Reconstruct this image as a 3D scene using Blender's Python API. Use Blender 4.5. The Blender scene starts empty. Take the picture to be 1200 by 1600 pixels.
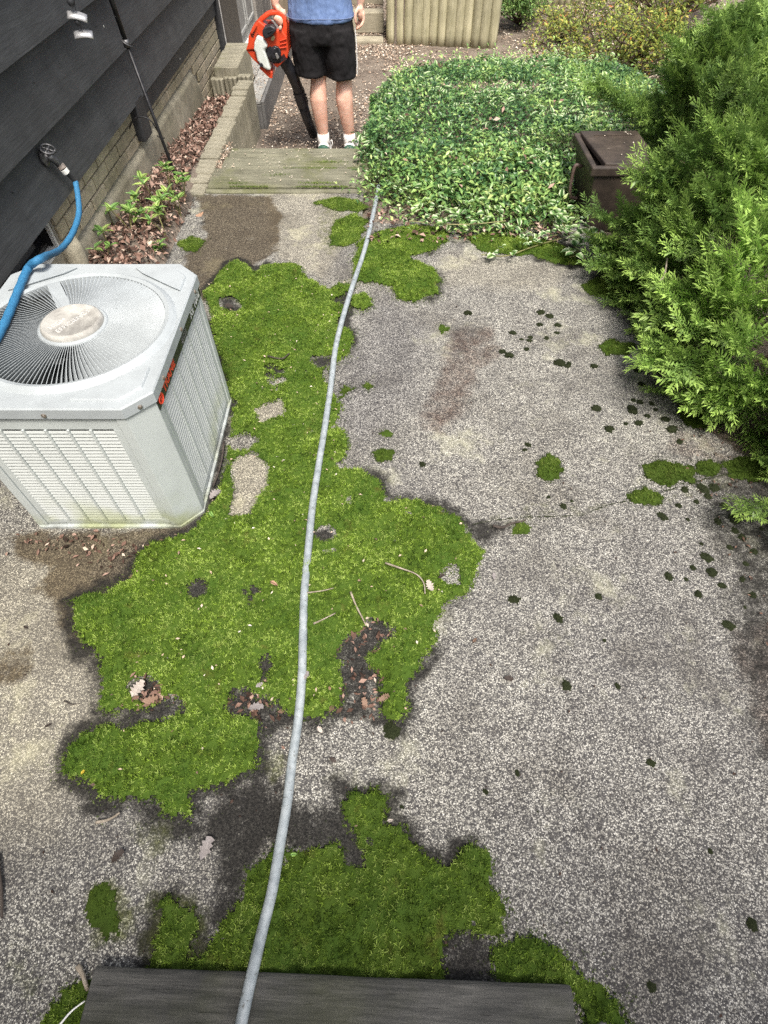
import bpy, bmesh, math, random
import numpy as np
from mathutils import Vector, Matrix, Euler, Quaternion
random.seed(7)
RNG = np.random.default_rng(11)
S = bpy.context.scene
COL = S.collection
PI = math.pi

# ------------------------------------------------------------------ camera, sky, sun, exposure
H = 1.5                                   # camera height above the patio slab
PITCH = math.atan(1152 / 859.0)           # looking down
cam_data = bpy.data.cameras.new('camera')
cam = bpy.data.objects.new('camera', cam_data)
COL.objects.link(cam)
cam.location = (0, 0, H)
cam.rotation_euler = (PI / 2 - PITCH, 0, 0)
cam_data.sensor_fit = 'VERTICAL'
cam_data.sensor_height = 24.0
cam_data.lens = 859.0 / 1600.0 * 24.0
cam_data.clip_start = 0.02
cam_data.clip_end = 400
S.camera = cam

SUN_DIR = Vector((0.13, -0.45, 0.90)).normalized()
world = bpy.data.worlds.new('World')
S.world = world
world.use_nodes = True
wn = world.node_tree
sky = wn.nodes.new('ShaderNodeTexSky')
sky.sky_type = 'NISHITA'
sky.sun_disc = False
sky.sun_elevation = math.asin(SUN_DIR.z)
sky.sun_rotation = math.atan2(SUN_DIR.x, SUN_DIR.y)
sky.air_density = 1.0
sky.dust_density = 6.0
sky.ozone_density = 0.6
bg = wn.nodes['Background']
hs_ = wn.nodes.new('ShaderNodeHueSaturation'); hs_.inputs['Saturation'].default_value = .55      # thin cloud greys the blue
wn.links.new(sky.outputs['Color'], hs_.inputs['Color']); wn.links.new(hs_.outputs[0], bg.inputs['Color'])
bg.inputs['Strength'].default_value = 0.13

sun_data = bpy.data.lights.new('sun', 'SUN')
sun_data.energy = 2.6
sun_data.angle = math.radians(14)
sun_data.color = (1.0, 0.95, 0.86)
sun = bpy.data.objects.new('sun', sun_data)
COL.objects.link(sun)
sun.rotation_euler = (-SUN_DIR).to_track_quat('-Z', 'Y').to_euler()
sun.location = (0, -3, 8)

S.render.engine = 'CYCLES'
S.cycles.use_denoising = False            # keeps the grain of moss, needles and aggregate
S.cycles.use_adaptive_sampling = False
S.cycles.max_bounces = 6
S.view_settings.view_transform = 'Standard'
S.view_settings.look = 'None'
S.view_settings.gamma = 1.0
S.view_settings.use_curve_mapping = False
S.view_settings.exposure = 0.80

# ------------------------------------------------------------------ from a photograph pixel to a place on a known plane
_c, _s = math.cos(PITCH), math.sin(PITCH)
def ray(px, py):
    u = (px - 600) / 859.0; v = (py - 800) / 859.0
    return (u, _c - v * _s, -_s - v * _c)
def at(px, py, z=0.0):
    d = ray(px, py); t = (z - H) / d[2]
    return Vector((d[0] * t, d[1] * t, z))
def aty(px, py, Y):
    d = ray(px, py); t = Y / d[1]
    return Vector((d[0] * t, Y, H + d[2] * t))
def atx(px, py, X):
    d = ray(px, py); t = X / d[0]
    return Vector((X, d[1] * t, H + d[2] * t))

# ------------------------------------------------------------------ numpy noise
_perm = np.random.default_rng(5).random((256, 256))
def vnoise(x, y):
    x = np.asarray(x, float); y = np.asarray(y, float)
    xi = np.floor(x).astype(int); yi = np.floor(y).astype(int)
    fx = x - xi; fy = y - yi
    fx = fx * fx * (3 - 2 * fx); fy = fy * fy * (3 - 2 * fy)
    g = lambda a, b: _perm[a & 255, b & 255]
    return (g(xi, yi) * (1 - fx) + g(xi + 1, yi) * fx) * (1 - fy) + (g(xi, yi + 1) * (1 - fx) + g(xi + 1, yi + 1) * fx) * fy
def fbm(x, y, f=1.0, o=4):
    r = 0; a = .5; t = 0
    for k in range(o):
        r = r + a * vnoise(np.asarray(x) * f + 13.7 * k, np.asarray(y) * f + 7.3 * k); t += a; a *= .5; f *= 2.03
    return r / t
def sstep(a, b, x):
    t = np.clip((np.asarray(x, float) - a) / (b - a), 0, 1); return t * t * (3 - 2 * t)

def atg(px, py):
    """where the ray through a pixel meets the ground"""
    z = -.3
    for _ in range(12):
        p = at(px, py, z); z = .5 * z + .5 * float(zg(p.x, p.y))
    return at(px, py, z)
def sdf(P, poly):
    """signed distance, positive inside"""
    poly = np.asarray(poly, float); n = len(poly)
    d2 = np.full(len(P), 1e9); ins = np.zeros(len(P), bool)
    for i in range(n):
        a = poly[i]; b = poly[(i + 1) % n]; ab = b - a
        ap = P - a
        t = np.clip((ap @ ab) / max(ab @ ab, 1e-12), 0, 1)
        q = ap - t[:, None] * ab
        d2 = np.minimum(d2, (q * q).sum(1))
        c = ((a[1] > P[:, 1]) != (b[1] > P[:, 1]))
        with np.errstate(divide='ignore', invalid='ignore'):
            xi = (b[0] - a[0]) * (P[:, 1] - a[1]) / (b[1] - a[1]) + a[0]
        ins ^= (c & (P[:, 0] < xi))
    d = np.sqrt(d2)
    return np.where(ins, d, -d)
def wpoly(px, z=0.0):
    return [tuple(at(a, b, z)[:2]) for a, b in px]

# ------------------------------------------------------------------ materials
def nodes_of(name):
    m = bpy.data.materials.new(name); m.use_nodes = True
    nt = m.node_tree
    return m, nt, nt.nodes, nt.links, nt.nodes['Principled BSDF']
def N(nt, t, **kw):
    n = nt.nodes.new(t)
    for k, v in kw.items():
        if k in n.inputs: n.inputs[k].default_value = v
        else: setattr(n, k, v)
    return n
def ramp(nt, stops, interp='LINEAR'):
    r = nt.nodes.new('ShaderNodeValToRGB'); r.color_ramp.interpolation = interp
    e = r.color_ramp.elements
    while len(e) > 1: e.remove(e[-1])
    e[0].position = stops[0][0]; e[0].color = (*stops[0][1], 1)
    for p, c in stops[1:]:
        x = e.new(p); x.color = (*c, 1)
    return r
def mixc(nt, fac, a, b, mode='MIX'):
    m = nt.nodes.new('ShaderNodeMix'); m.data_type = 'RGBA'; m.blend_type = mode
    for sock, v in ((m.inputs[0], fac), (m.inputs[6], a), (m.inputs[7], b)):
        if hasattr(v, 'node'): nt.links.new(v, sock)
        elif isinstance(v, (int, float)): sock.default_value = v
        else: sock.default_value = (*v, 1)
    return m.outputs[2]
def maths(nt, op, a, b=0.0, clamp=False):
    m = nt.nodes.new('ShaderNodeMath'); m.operation = op; m.use_clamp = clamp
    for sock, v in ((m.inputs[0], a), (m.inputs[1], b)):
        if hasattr(v, 'node'): nt.links.new(v, sock)
        else: sock.default_value = v
    return m.outputs[0]
def mrange(nt, v, a, b, c=0.0, d=1.0):
    m = nt.nodes.new('ShaderNodeMapRange'); nt.links.new(v, m.inputs[0])
    for i, x in zip((1, 2, 3, 4), (a, b, c, d)): m.inputs[i].default_value = x
    return m.outputs[0]
def coords(nt, kind='Object', scale=(1, 1, 1), rot=(0, 0, 0)):
    tc = nt.nodes.new('ShaderNodeTexCoord'); mp = nt.nodes.new('ShaderNodeMapping')
    nt.links.new(tc.outputs[kind], mp.inputs[0]); mp.inputs['Scale'].default_value = scale; mp.inputs['Rotation'].default_value = rot
    return mp.outputs[0]
def noise(nt, vec, scale, detail=4, rough=.55, dist=0.0):
    n = N(nt, 'ShaderNodeTexNoise', Scale=scale, Detail=detail, Roughness=rough, Distortion=dist)
    nt.links.new(vec, n.inputs['Vector']); return n.outputs['Fac']
def attr(nt, name):
    a = nt.nodes.new('ShaderNodeAttribute'); a.attribute_name = name; return a.outputs['Fac']
def bump(nt, h, strength, dist=.01, prev=None):
    b = N(nt, 'ShaderNodeBump', Strength=strength, Distance=dist); nt.links.new(h, b.inputs['Height'])
    if prev is not None: nt.links.new(prev, b.inputs['Normal'])
    return b.outputs[0]

def simple_mat(name, c1, c2, scale=20, rough=.6, metal=0.0, bstr=.15, stretch=(1, 1, 1), spec=.5, detail=5, lo=.35, hi=.65):
    m, nt, nn, L, P = nodes_of(name)
    v = coords(nt, 'Object', stretch)
    f = noise(nt, v, scale, detail)
    r = ramp(nt, [(lo, c1), (hi, c2)]); L.new(f, r.inputs[0])
    oi = nt.nodes.new('ShaderNodeObjectInfo')
    var = mrange(nt, oi.outputs['Random'], 0, 1, .88, 1.12)
    hsv = N(nt, 'ShaderNodeHueSaturation'); L.new(r.outputs[0], hsv.inputs['Color']); L.new(var, hsv.inputs['Value'])
    L.new(hsv.outputs[0], P.inputs['Base Color'])
    P.inputs['Roughness'].default_value = rough; P.inputs['Metallic'].default_value = metal
    P.inputs['Specular IOR Level'].default_value = spec
    if bstr: L.new(bump(nt, noise(nt, v, scale * 3, 6), bstr, .004), P.inputs['Normal'])
    return m

def foliage_mat(name, stops, tipcol=None, trans=.35, rough=.5, edge=None, spec=.3, objvar=False):
    """leaf surface: colour by the point attribute rnd, new growth by the attribute tip"""
    m, nt, nn, L, P = nodes_of(name)
    r = ramp(nt, stops); a = attr(nt, 'rnd'); L.new(a, r.inputs[0]); c = r.outputs[0]
    if tipcol: c = mixc(nt, attr(nt, 'tip'), c, tipcol)
    if edge:
        e = mrange(nt, attr(nt, 'edge'), edge[1], edge[2]); c = mixc(nt, e, c, edge[0])
    if objvar:
        oi = nt.nodes.new('ShaderNodeObjectInfo'); hsv = N(nt, 'ShaderNodeHueSaturation')
        L.new(mrange(nt, oi.outputs['Random'], 0, 1, .75, 1.25), hsv.inputs['Value']); L.new(c, hsv.inputs['Color']); c = hsv.outputs[0]
    L.new(c, P.inputs['Base Color']); P.inputs['Roughness'].default_value = rough; P.inputs['Specular IOR Level'].default_value = spec
    t = nt.nodes.new('ShaderNodeBsdfTranslucent'); L.new(mixc(nt, .5, c, (.5, .6, .05), 'MULTIPLY'), t.inputs[0]); L.new(c, t.inputs[0])
    mx = nt.nodes.new('ShaderNodeMixShader'); mx.inputs[0].default_value = trans
    L.new(P.outputs[0], mx.inputs[1]); L.new(t.outputs[0], mx.inputs[2])
    L.new(mx.outputs[0], nn['Material Output'].inputs[0])
    return m

def wood_mat(name, c1, c2, axis='X', moss=0.0, scale=6, gl=.35, crack=.35):
    m, nt, nn, L, P = nodes_of(name)
    st = {'X': (1, 14, 14), 'Y': (14, 1, 14), 'Z': (14, 14, 1)}[axis]
    v = coords(nt, 'Object', st)
    f = noise(nt, v, scale, 8, .65, .4); f2 = noise(nt, coords(nt, 'Object'), 7, 4)
    r = ramp(nt, [(.3, c1), (.52, tuple(.5 * (a + b) for a, b in zip(c1, c2))), (.72, c2)]); L.new(f, r.inputs[0])
    c = mixc(nt, mrange(nt, f2, .35, .7, 0, .5), r.outputs[0], tuple(x * .55 for x in c1))
    dark = mrange(nt, noise(nt, v, scale * 2.3, 4, .6), .30, .37, crack, 0)
    c = mixc(nt, dark, c, (.02, .02, .018))
    if moss:
        mm = mrange(nt, noise(nt, coords(nt, 'Object'), 3.2, 6, .65), .5, .72, 0, moss); c = mixc(nt, mm, c, (.10, .11, .03))
    oi = nt.nodes.new('ShaderNodeObjectInfo'); hsv = N(nt, 'ShaderNodeHueSaturation')
    L.new(mrange(nt, oi.outputs['Random'], 0, 1, .8, 1.15), hsv.inputs['Value']); L.new(c, hsv.inputs['Color'])
    L.new(hsv.outputs[0], P.inputs['Base Color']); P.inputs['Roughness'].default_value = .85; P.inputs['Specular IOR Level'].default_value = .25
    L.new(bump(nt, f, gl, .006), P.inputs['Normal'])
    return m

# ------------------------------------------------------------------ meshes and objects
def tag(o, label=None, cat=None, group=None, kind=None):
    if label: o['label'] = label
    if cat: o['category'] = cat
    if group: o['group'] = group
    if kind: o['kind'] = kind
    return o
def empty(name, loc, label, cat, group=None, rz=0.0):
    o = bpy.data.objects.new(name, None); COL.objects.link(o); o.location = loc; o.rotation_euler = (0, 0, rz)
    o.empty_display_size = .05
    return tag(o, label, cat, group)
def link(name, me, parent=None, loc=None, rot=None, scale=None):
    o = bpy.data.objects.new(name, me); COL.objects.link(o)
    if parent is not None: o.parent = parent
    if loc is not None: o.location = loc
    if rot is not None: o.rotation_euler = rot
    if scale is not None: o.scale = (scale,) * 3 if isinstance(scale, (int, float)) else scale
    return o
def np_mesh(name, V, F, mat, attrs=None, smooth=False, col=None):
    """V (n,3), F (m,k) all faces with k corners"""
    V = np.asarray(V, np.float32); F = np.asarray(F, np.int32)
    me = bpy.data.meshes.new(name); k = F.shape[1]; m = len(F)
    me.vertices.add(len(V)); me.vertices.foreach_set('co', V.ravel())
    me.loops.add(m * k); me.loops.foreach_set('vertex_index', F.ravel())
    me.polygons.add(m); me.polygons.foreach_set('loop_start', np.arange(m, dtype=np.int32) * k)
    me.polygons.foreach_set('loop_total', np.full(m, k, np.int32))
    if smooth: me.polygons.foreach_set('use_smooth', np.ones(m, bool))
    for an, av in (attrs or {}).items():
        a = me.attributes.new(an, 'FLOAT', 'POINT'); a.data.foreach_set('value', np.asarray(av, np.float32))
    me.update(calc_edges=True); me.validate()
    if mat: me.materials.append(mat)
    return me

class MB:
    def __init__(s): s.v = []; s.f = []
    def add(s, vs, fs):
        b = len(s.v); s.v += [tuple(x) for x in vs]; s.f += [tuple(i + b for i in f) for f in fs]; return s
    def box(s, x0, x1, y0, y1, z0, z1, M=None):
        vs = [Vector((x, y, z)) for z in (z0, z1) for y in (y0, y1) for x in (x0, x1)]
        if M is not None: vs = [M @ v for v in vs]
        return s.add(vs, [(0, 2, 3, 1), (4, 5, 7, 6), (0, 1, 5, 4), (2, 6, 7, 3), (0, 4, 6, 2), (1, 3, 7, 5)])
    def tube(s, pts, r, n=8, cap=True, flat=1.0):
        pts = [Vector(p) for p in pts]; m = len(pts)
        rs = r if isinstance(r, (list, tuple)) else [r] * m
        ref = Vector((0, 0, 1)); vs = []; prevn = None
        for i, p in enumerate(pts):
            t = (pts[min(i + 1, m - 1)] - pts[max(i - 1, 0)]).normalized()
            if prevn is None:
                a = ref if abs(t.dot(ref)) < .9 else Vector((1, 0, 0)); nrm = t.cross(a).normalized()
            else: nrm = (prevn - t * prevn.dot(t)).normalized()
            prevn = nrm; bn = t.cross(nrm)
            for k in range(n):
                a = 2 * PI * k / n; vs.append(p + nrm * math.cos(a) * rs[i] + bn * math.sin(a) * rs[i] * flat)
        fs = [(i * n + k, i * n + (k + 1) % n, (i + 1) * n + (k + 1) % n, (i + 1) * n + k) for i in range(m - 1) for k in range(n)]
        if cap: fs += [tuple(range(n))[::-1], tuple((m - 1) * n + k for k in range(n))]
        return s.add(vs, fs)
    def lathe(s, prof, n=24, c=(0, 0, 0), sx=1, sy=1):
        vs = [(c[0] + r * sx * math.cos(2 * PI * k / n), c[1] + r * sy * math.sin(2 * PI * k / n), c[2] + z) for r, z in prof for k in range(n)]
        m = len(prof)
        fs = [(i * n + k, i * n + (k + 1) % n, (i + 1) * n + (k + 1) % n, (i + 1) * n + k) for i in range(m - 1) for k in range(n)]
        fs += [tuple(range(n))[::-1], tuple((m - 1) * n + k for k in range(n))]
        return s.add(vs, fs)
    def prism(s, poly, d, y=0.0):
        """outline in x,z with thickness d in +y from y"""
        n = len(poly)
        vs = [(x, y, z) for x, z in poly] + [(x, y + d, z) for x, z in poly]
        fs = [tuple(range(n)), tuple(range(2 * n - 1, n - 1, -1))] + [(i, n + i, n + (i + 1) % n, (i + 1) % n) for i in range(n)]
        return s.add(vs, fs)
    def loft(s, rings, n=16, cap=True):
        """rings: (centre, rx, ry[, axis_x, axis_y]) -> closed surface"""
        vs = []
        for R in rings:
            c = Vector(R[0]); ax = Vector(R[3]) if len(R) > 3 else Vector((1, 0, 0)); ay = Vector(R[4]) if len(R) > 4 else Vector((0, 1, 0))
            for k in range(n):
                a = 2 * PI * k / n; vs.append(c + ax * R[1] * math.cos(a) + ay * R[2] * math.sin(a))
        m = len(rings)
        fs = [(i * n + k, i * n + (k + 1) % n, (i + 1) * n + (k + 1) % n, (i + 1) * n + k) for i in range(m - 1) for k in range(n)]
        if cap: fs += [tuple(range(n))[::-1], tuple((m - 1) * n + k for k in range(n))]
        return s.add(vs, fs)
    def mesh(s, name, mat, smooth=False):
        me = bpy.data.meshes.new(name); me.from_pydata([tuple(v) for v in s.v], [], s.f); me.update()
        bm = bmesh.new(); bm.from_mesh(me); bmesh.ops.recalc_face_normals(bm, faces=bm.faces); bm.to_mesh(me); bm.free()
        if smooth:
            for p in me.polygons: p.use_smooth = True
        if mat: me.materials.append(mat)
        return me
    def build(s, name, mat, parent=None, smooth=False, bev=0.0, loc=None, segs=2):
        o = link(name, s.mesh(name, mat, smooth), parent, loc)
        if bev: bevel(o, bev, segs)
        return o
def bevel(o, w, segs=2):
    m = o.modifiers.new('bevel', 'BEVEL'); m.width = w; m.segments = segs; m.limit_method = 'ANGLE'; m.angle_limit = math.radians(40)
def localize(o_list, root):
    """parts built in world metres go under their thing"""
    for o in o_list: o.parent = root; o.matrix_parent_inverse = Matrix.Translation(-root.location)
def spline(pts, n=8):
    """Catmull-Rom through points"""
    P = [Vector(p) for p in pts]; P = [2 * P[0] - P[1]] + P + [2 * P[-1] - P[-2]]; out = []
    for i in range(1, len(P) - 2):
        for k in range(n):
            t = k / n; a, b, c, d = P[i - 1:i + 3]
            out.append(.5 * ((2 * b) + (c - a) * t + (2 * a - 5 * b + 4 * c - d) * t * t + (3 * b - a - 3 * c + d) * t ** 3))
    out.append(P[-2]); return out

def rotmats(yaw, pitch, roll):
    """(n,3,3) R = Rz(yaw) Ry(pitch) Rx(roll)"""
    cy, sy, cp, sp, cr, sr = np.cos(yaw), np.sin(yaw), np.cos(pitch), np.sin(pitch), np.cos(roll), np.sin(roll)
    R = np.empty((len(yaw), 3, 3))
    R[:, 0, 0] = cy * cp; R[:, 0, 1] = cy * sp * sr - sy * cr; R[:, 0, 2] = cy * sp * cr + sy * sr
    R[:, 1, 0] = sy * cp; R[:, 1, 1] = sy * sp * sr + cy * cr; R[:, 1, 2] = sy * sp * cr - cy * sr
    R[:, 2, 0] = -sp; R[:, 2, 1] = cp * sr; R[:, 2, 2] = cp * cr
    return R
def scatter(name, TV, TF, pos, R, sc, mat, rnd=None, tattrs=None, smooth=False):
    """one mesh of many copies of the template"""
    TV = np.asarray(TV, float); TF = np.asarray(TF); n = len(pos)
    sc = np.asarray(sc, float)
    if sc.ndim == 1: sc = sc[:, None]
    V = np.einsum('nij,nkj->nki', R, TV[None] * sc[:, None, :]) + pos[:, None, :]
    F = (TF[None] + (np.arange(n) * len(TV))[:, None, None]).reshape(-1, TF.shape[1])
    A = {'rnd': np.repeat(RNG.random(n) if rnd is None else rnd, len(TV))}
    for k, v in (tattrs or {}).items(): A[k] = np.tile(np.asarray(v), n)
    return np_mesh(name, V.reshape(-1, 3), F, mat, A, smooth)
# ------------------------------------------------------------------ moss outlines on the slab, read from the photograph
MAIN = [(357,412),(372,409),(401,425),(415,413),(449,411),(473,419),(484,437),(497,441),(513,452),(527,444),(548,443),(556,452),(540,463),(516,471),(540,481),(532,505),(551,521),(552,545),(540,561),(524,569),(513,575),(516,593),(521,615),(537,641),(521,668),(540,679),(549,695),(543,711),(532,729),(567,731),(591,753),(607,780),(650,780),(700,802),(735,827),(755,862),(752,900),(735,925),(700,945),(693,962),(684,1003),(660,1038),(635,1073),(641,1108),(621,1136),(599,1122),(593,1094),(583,1059),(569,1034),(590,1013),(614,996),(604,968),(576,971),(562,989),(534,1010),(520,1024),(537,1041),(543,1073),(530,1108),(502,1127),(471,1124),(450,1112),(432,1097),(405,1090),(385,1078),(358,1082),(362,1108),(390,1122),(408,1135),(412,1160),(400,1197),(373,1213),(333,1233),(300,1240),(310,1270),(300,1287),(257,1277),(240,1257),(213,1247),(180,1260),(150,1250),(147,1227),(127,1220),(100,1210),(97,1187),(110,1160),(133,1143),(167,1137),(200,1140),(233,1127),(290,1113),(280,1090),(255,1098),(240,1108),(213,1110),(180,1117),(157,1103),(160,1060),(157,1030),(123,1013),(122,980),(110,937),(140,923),(173,917),(205,905),(213,873),(240,850),(297,832),(322,806),(338,770),(354,705),(364,628),(352,600),(332,520),(318,460),(335,437)]
FRONT = [(345,1450),(375,1400),(385,1360),(425,1330),(490,1320),(525,1320),(545,1350),(565,1362),(572,1335),(550,1300),(540,1260),(550,1240),(590,1230),(610,1245),(605,1280),(635,1300),(655,1325),(680,1345),(700,1360),(715,1330),(740,1322),(765,1335),(770,1360),(760,1380),(785,1400),(797,1430),(790,1460),(760,1470),(735,1455),(710,1450),(695,1480),(685,1560),(500,1560),(300,1550),(230,1530),(240,1480),(255,1440),(250,1410),(270,1400),(300,1420),(310,1450),(300,1490),(322,1490)]
CORNER = [(760,1480),(790,1460),(830,1455),(870,1475),(910,1510),(950,1540),(985,1575),(1010,1620),(1010,1680),(905,1690),(890,1570),(780,1560)]
LEFTFRONT = [(60,1590),(85,1560),(115,1540),(140,1525),(150,1600),(130,1690),(40,1690)]
FILM = [(140,1395),(165,1375),(190,1390),(200,1430),(190,1470),(160,1470),(142,1440)]
UPPER = [(556,380),(600,358),(650,352),(700,360),(706,378),(672,395),(640,402),(680,420),(690,442),(685,462),(650,475),(615,470),(608,450),(580,445),(553,440),(550,412)]
UPLEFT = [(512,372),(522,345),(555,333),(577,345),(563,378),(535,386),(516,384)]
UPRIGHT = [(722,372),(770,362),(850,372),(900,392),(905,415),(870,412),(830,400),(800,402),(752,396)]
BALL = [(548,466),(568,459),(585,466),(584,480),(566,487),(549,483)]
ROUND = [(840,722),(856,708),(876,718),(886,735),(876,750),(855,754),(841,744)]
RIGHTA = [(1005,728),(1040,715),(1085,730),(1082,755),(1042,764),(1008,750)]
RIGHTB = [(978,772),(1008,760),(1040,778),(1022,793),(990,787)]
RIGHTC = [(1085,722),(1110,712),(1128,728),(1115,745),(1090,742)]
RIGHTD = [(935,540),(955,528),(992,538),(985,556),(945,558)]
RIGHTE = [(905,446),(935,432),(965,448),(960,470),(920,464)]
RIGHTF = [(1055,645),(1085,634),(1115,652),(1105,672),(1070,668)]
RIGHTG = [(1128,722),(1165,712),(1215,720),(1220,752),(1170,756),(1135,746)]
SMALLA = [(578,706),(598,699),(620,709),(612,720),(586,719)]
SMALLB = [(590,680),(602,672),(616,678),(606,690)]
SMALLC = [(563,600),(576,594),(587,603),(575,612)]
SMALLD = [(528,606),(540,600),(553,606),(545,622),(530,625)]
SMALLE = [(680,512),(692,505),(703,514),(692,524)]
SMALLF = [(795,822),(815,815),(838,822),(830,836),(800,838)]
BEDGE = [(278,378),(300,366),(320,378),(312,394),(286,394)]
TIEMOSS = [(490,318),(520,308),(560,312),(580,325),(560,332),(525,330)]
BARE = [[(372,722),(395,713),(415,733),(412,757),(396,775),(385,800),(366,803),(374,765),(366,740)],
        [(404,642),(436,630),(440,645),(410,658)], [(362,690),(385,682),(400,690),(385,700),(366,700)],
        [(346,470),(360,468),(374,480),(368,487),(350,480)], 
        [(490,562),(512,560),(515,572),(500,574)],
        [(300,918),(312,912),(318,924),(304,930)], [(494,834),(510,828),(518,838),(505,844)], 
        [(212,1070),(232,1066),(245,1078),(238,1092),(220,1088)]]

BED_TOP = lambda y: np.interp(y, [1.8, 2.5, 3.6, 4.8, 5.5], [.10, .09, .02, -.05, -.12])
def zg(x, y):
    x = np.asarray(x, float); y = np.asarray(y, float)
    z = np.full(np.broadcast(x, y).shape, -.05)
    low = sstep(4.12, 4.3, y)
    yard = -.36 + .02 * (fbm(x, y, 1.3) - .5)
    bed = np.interp(y, [3.0, 4.0, 5.2, 6.4], [-.02, .02, -.05, -.36])
    mound = .34 * sstep(1.4, 3.2, x) * sstep(5.5, 9.5, y) + .5 * sstep(9.0, 14, y)
    side = sstep(-.09, .0, x)                       # 1 on the ivy bed, 0 on the sunken path
    z = z * (1 - low) + low * ((yard + mound) * (1 - side) + side * np.maximum(bed, yard + mound))
    right = sstep(1.12, 1.30, x) * (1 - sstep(3.0, 4.2, y))
    z = z * (1 - right) + right * (-.040 + .06 * sstep(1.35, 2.0, x) + .03 * (fbm(x, y, 3) - .5))
    ib = sstep(3.02, 3.15, y) * (1 - low) * sstep(-.2, -.05, x)
    z = z * (1 - ib) + ib * .0
    leftb = (1 - sstep(-1.16, -1.11, x)) * sstep(1.7, 1.85, y) * (1 - sstep(5.52, 5.6, y))
    z = z * (1 - leftb) + leftb * (BED_TOP(y) + .02 * (fbm(x, y, 6) - .5))
    return z

# ground: one sheet out to the horizon
def axis(a, b, step, far):
    core = np.arange(a, b + 1e-6, step); g = []; d = step
    while sum(g) < far: d *= 1.35; g.append(d)
    g = np.cumsum(g); return np.concatenate([(a - g)[::-1], core, b + g])
gx = axis(-2.0, 4.5, .045, 90); gy = axis(-1.5, 10.5, .045, 90)
GX, GY = np.meshgrid(gx, gy); GZ = zg(GX, GY) + .012 * (fbm(GX, GY, 9, 3) - .5)
def grid_faces(nx, ny):
    i = np.arange((ny - 1) * (nx - 1)); r, c = divmod(i, nx - 1); a = r * nx + c
    return np.stack([a, a + 1, a + nx + 1, a + nx], 1)
m, nt, nn, L, P = nodes_of('soil')
v = coords(nt)
f1 = noise(nt, v, 5, 6); f2 = noise(nt, v, 90, 5, .7); f3 = noise(nt, v, 28, 4)
c = ramp(nt, [(.3, (.05, .038, .030)), (.5, (.13, .105, .085)), (.7, (.24, .20, .165))]); L.new(f2, c.inputs[0])
c2 = mixc(nt, mrange(nt, f1, .38, .62, 0, .7), c.outputs[0], (.22, .185, .15))
vo = N(nt, 'ShaderNodeTexVoronoi', Scale=55); L.new(v, vo.inputs['Vector'])
fl = mrange(nt, vo.outputs['Distance'], .18, .30, 1, 0)
vcol = ramp(nt, [(.3, (.10, .07, .05)), (.6, (.26, .19, .14)), (.9, (.42, .34, .26))]); L.new(vo.outputs['Color'], vcol.inputs[0])
c3 = mixc(nt, maths(nt, 'MULTIPLY', fl, .7), c2, vcol.outputs[0])
L.new(c3, P.inputs['Base Color']); P.inputs['Roughness'].default_value = .95; P.inputs['Specular IOR Level'].default_value = .2
L.new(bump(nt, f2, .6, .012), P.inputs['Normal'])
SOIL = m
g = link('ground', np_mesh('ground', np.stack([GX, GY, GZ], 2).reshape(-1, 3), grid_faces(len(gx), len(gy)), SOIL, smooth=True))
tag(g, 'brown soil of the yard under litter, beds and patio', None, None, 'structure')

# ------------------------------------------------------------------ the patio slab of exposed aggregate
m, nt, nn, L, P = nodes_of('exposed_aggregate')
v = coords(nt)
nz = N(nt, 'ShaderNodeTexNoise', Scale=150, Detail=3); L.new(v, nz.inputs['Vector'])
vd = nt.nodes.new('ShaderNodeVectorMath'); vd.operation = 'MULTIPLY_ADD'; L.new(nz.outputs['Color'], vd.inputs[0]); vd.inputs[1].default_value = (.006, .006, .006); L.new(v, vd.inputs[2])
vo = N(nt, 'ShaderNodeTexVoronoi', Scale=300); L.new(vd.outputs[0], vo.inputs['Vector'])
sep = nt.nodes.new('ShaderNodeSeparateColor'); L.new(vo.outputs['Color'], sep.inputs[0])
peb = ramp(nt, [(0, (.068, .065, .060)), (.26, (.115, .110, .101)), (.42, (.235, .225, .198)), (.58, (.39, .375, .325)), (.78, (.54, .52, .455)), (1, (.70, .68, .61))]); L.new(sep.outputs[0], peb.inputs[0])
gap = mrange(nt, vo.outputs['Distance'], .40, .62, 0, .8)
c = mixc(nt, gap, peb.outputs[0], (.055, .052, .055))
big = noise(nt, v, 1.3, 5, .6); mid = noise(nt, v, 7, 7, .72)
c = mixc(nt, mrange(nt, mid, .45, .68, 0, .7), c, mixc(nt, .8, c, (.40, .385, .40), 'MULTIPLY'))
c = mixc(nt, mrange(nt, noise(nt, v, 34, 4, .7), .52, .70, 0, .45), c, (.07, .067, .068))
c = mixc(nt, mrange(nt, big, .48, .70, 0, .35), c, (.10, .098, .105))
blot = noise(nt, v, 2.6, 6, .62); c = mixc(nt, mrange(nt, blot, .50, .66, 0, .55), c, mixc(nt, 1.0, c, (.50, .47, .43), 'MULTIPLY')); lich = noise(nt, coords(nt, 'Object', (1, 1, 1), (0, 0, 1.1)), 3.7, 7, .7); c = mixc(nt, mrange(nt, lich, .56, .68, 0, .35), c, (.58, .57, .40))
warm = attr(nt, 'warm'); c = mixc(nt, maths(nt, 'MULTIPLY', warm, .8), c, mixc(nt, .75, c, (1.0, .95, .80), 'MULTIPLY'))
c = mixc(nt, maths(nt, 'MULTIPLY', warm, .10), c, (.62, .57, .46))
c = mixc(nt, mrange(nt, maths(nt, 'ADD', attr(nt, 'red'), maths(nt, 'MULTIPLY', maths(nt, 'SUBTRACT', noise(nt, v, 13, 7, .75), .5), 2.4)), .45, 1.3, 0, .8), c, mixc(nt, .92, c, (.34, .20, .16), 'MULTIPLY'))
c = mixc(nt, maths(nt, 'MULTIPLY', attr(nt, 'grey'), .95), c, mixc(nt, .65, c, (.62, .62, .68), 'MULTIPLY'))
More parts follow.
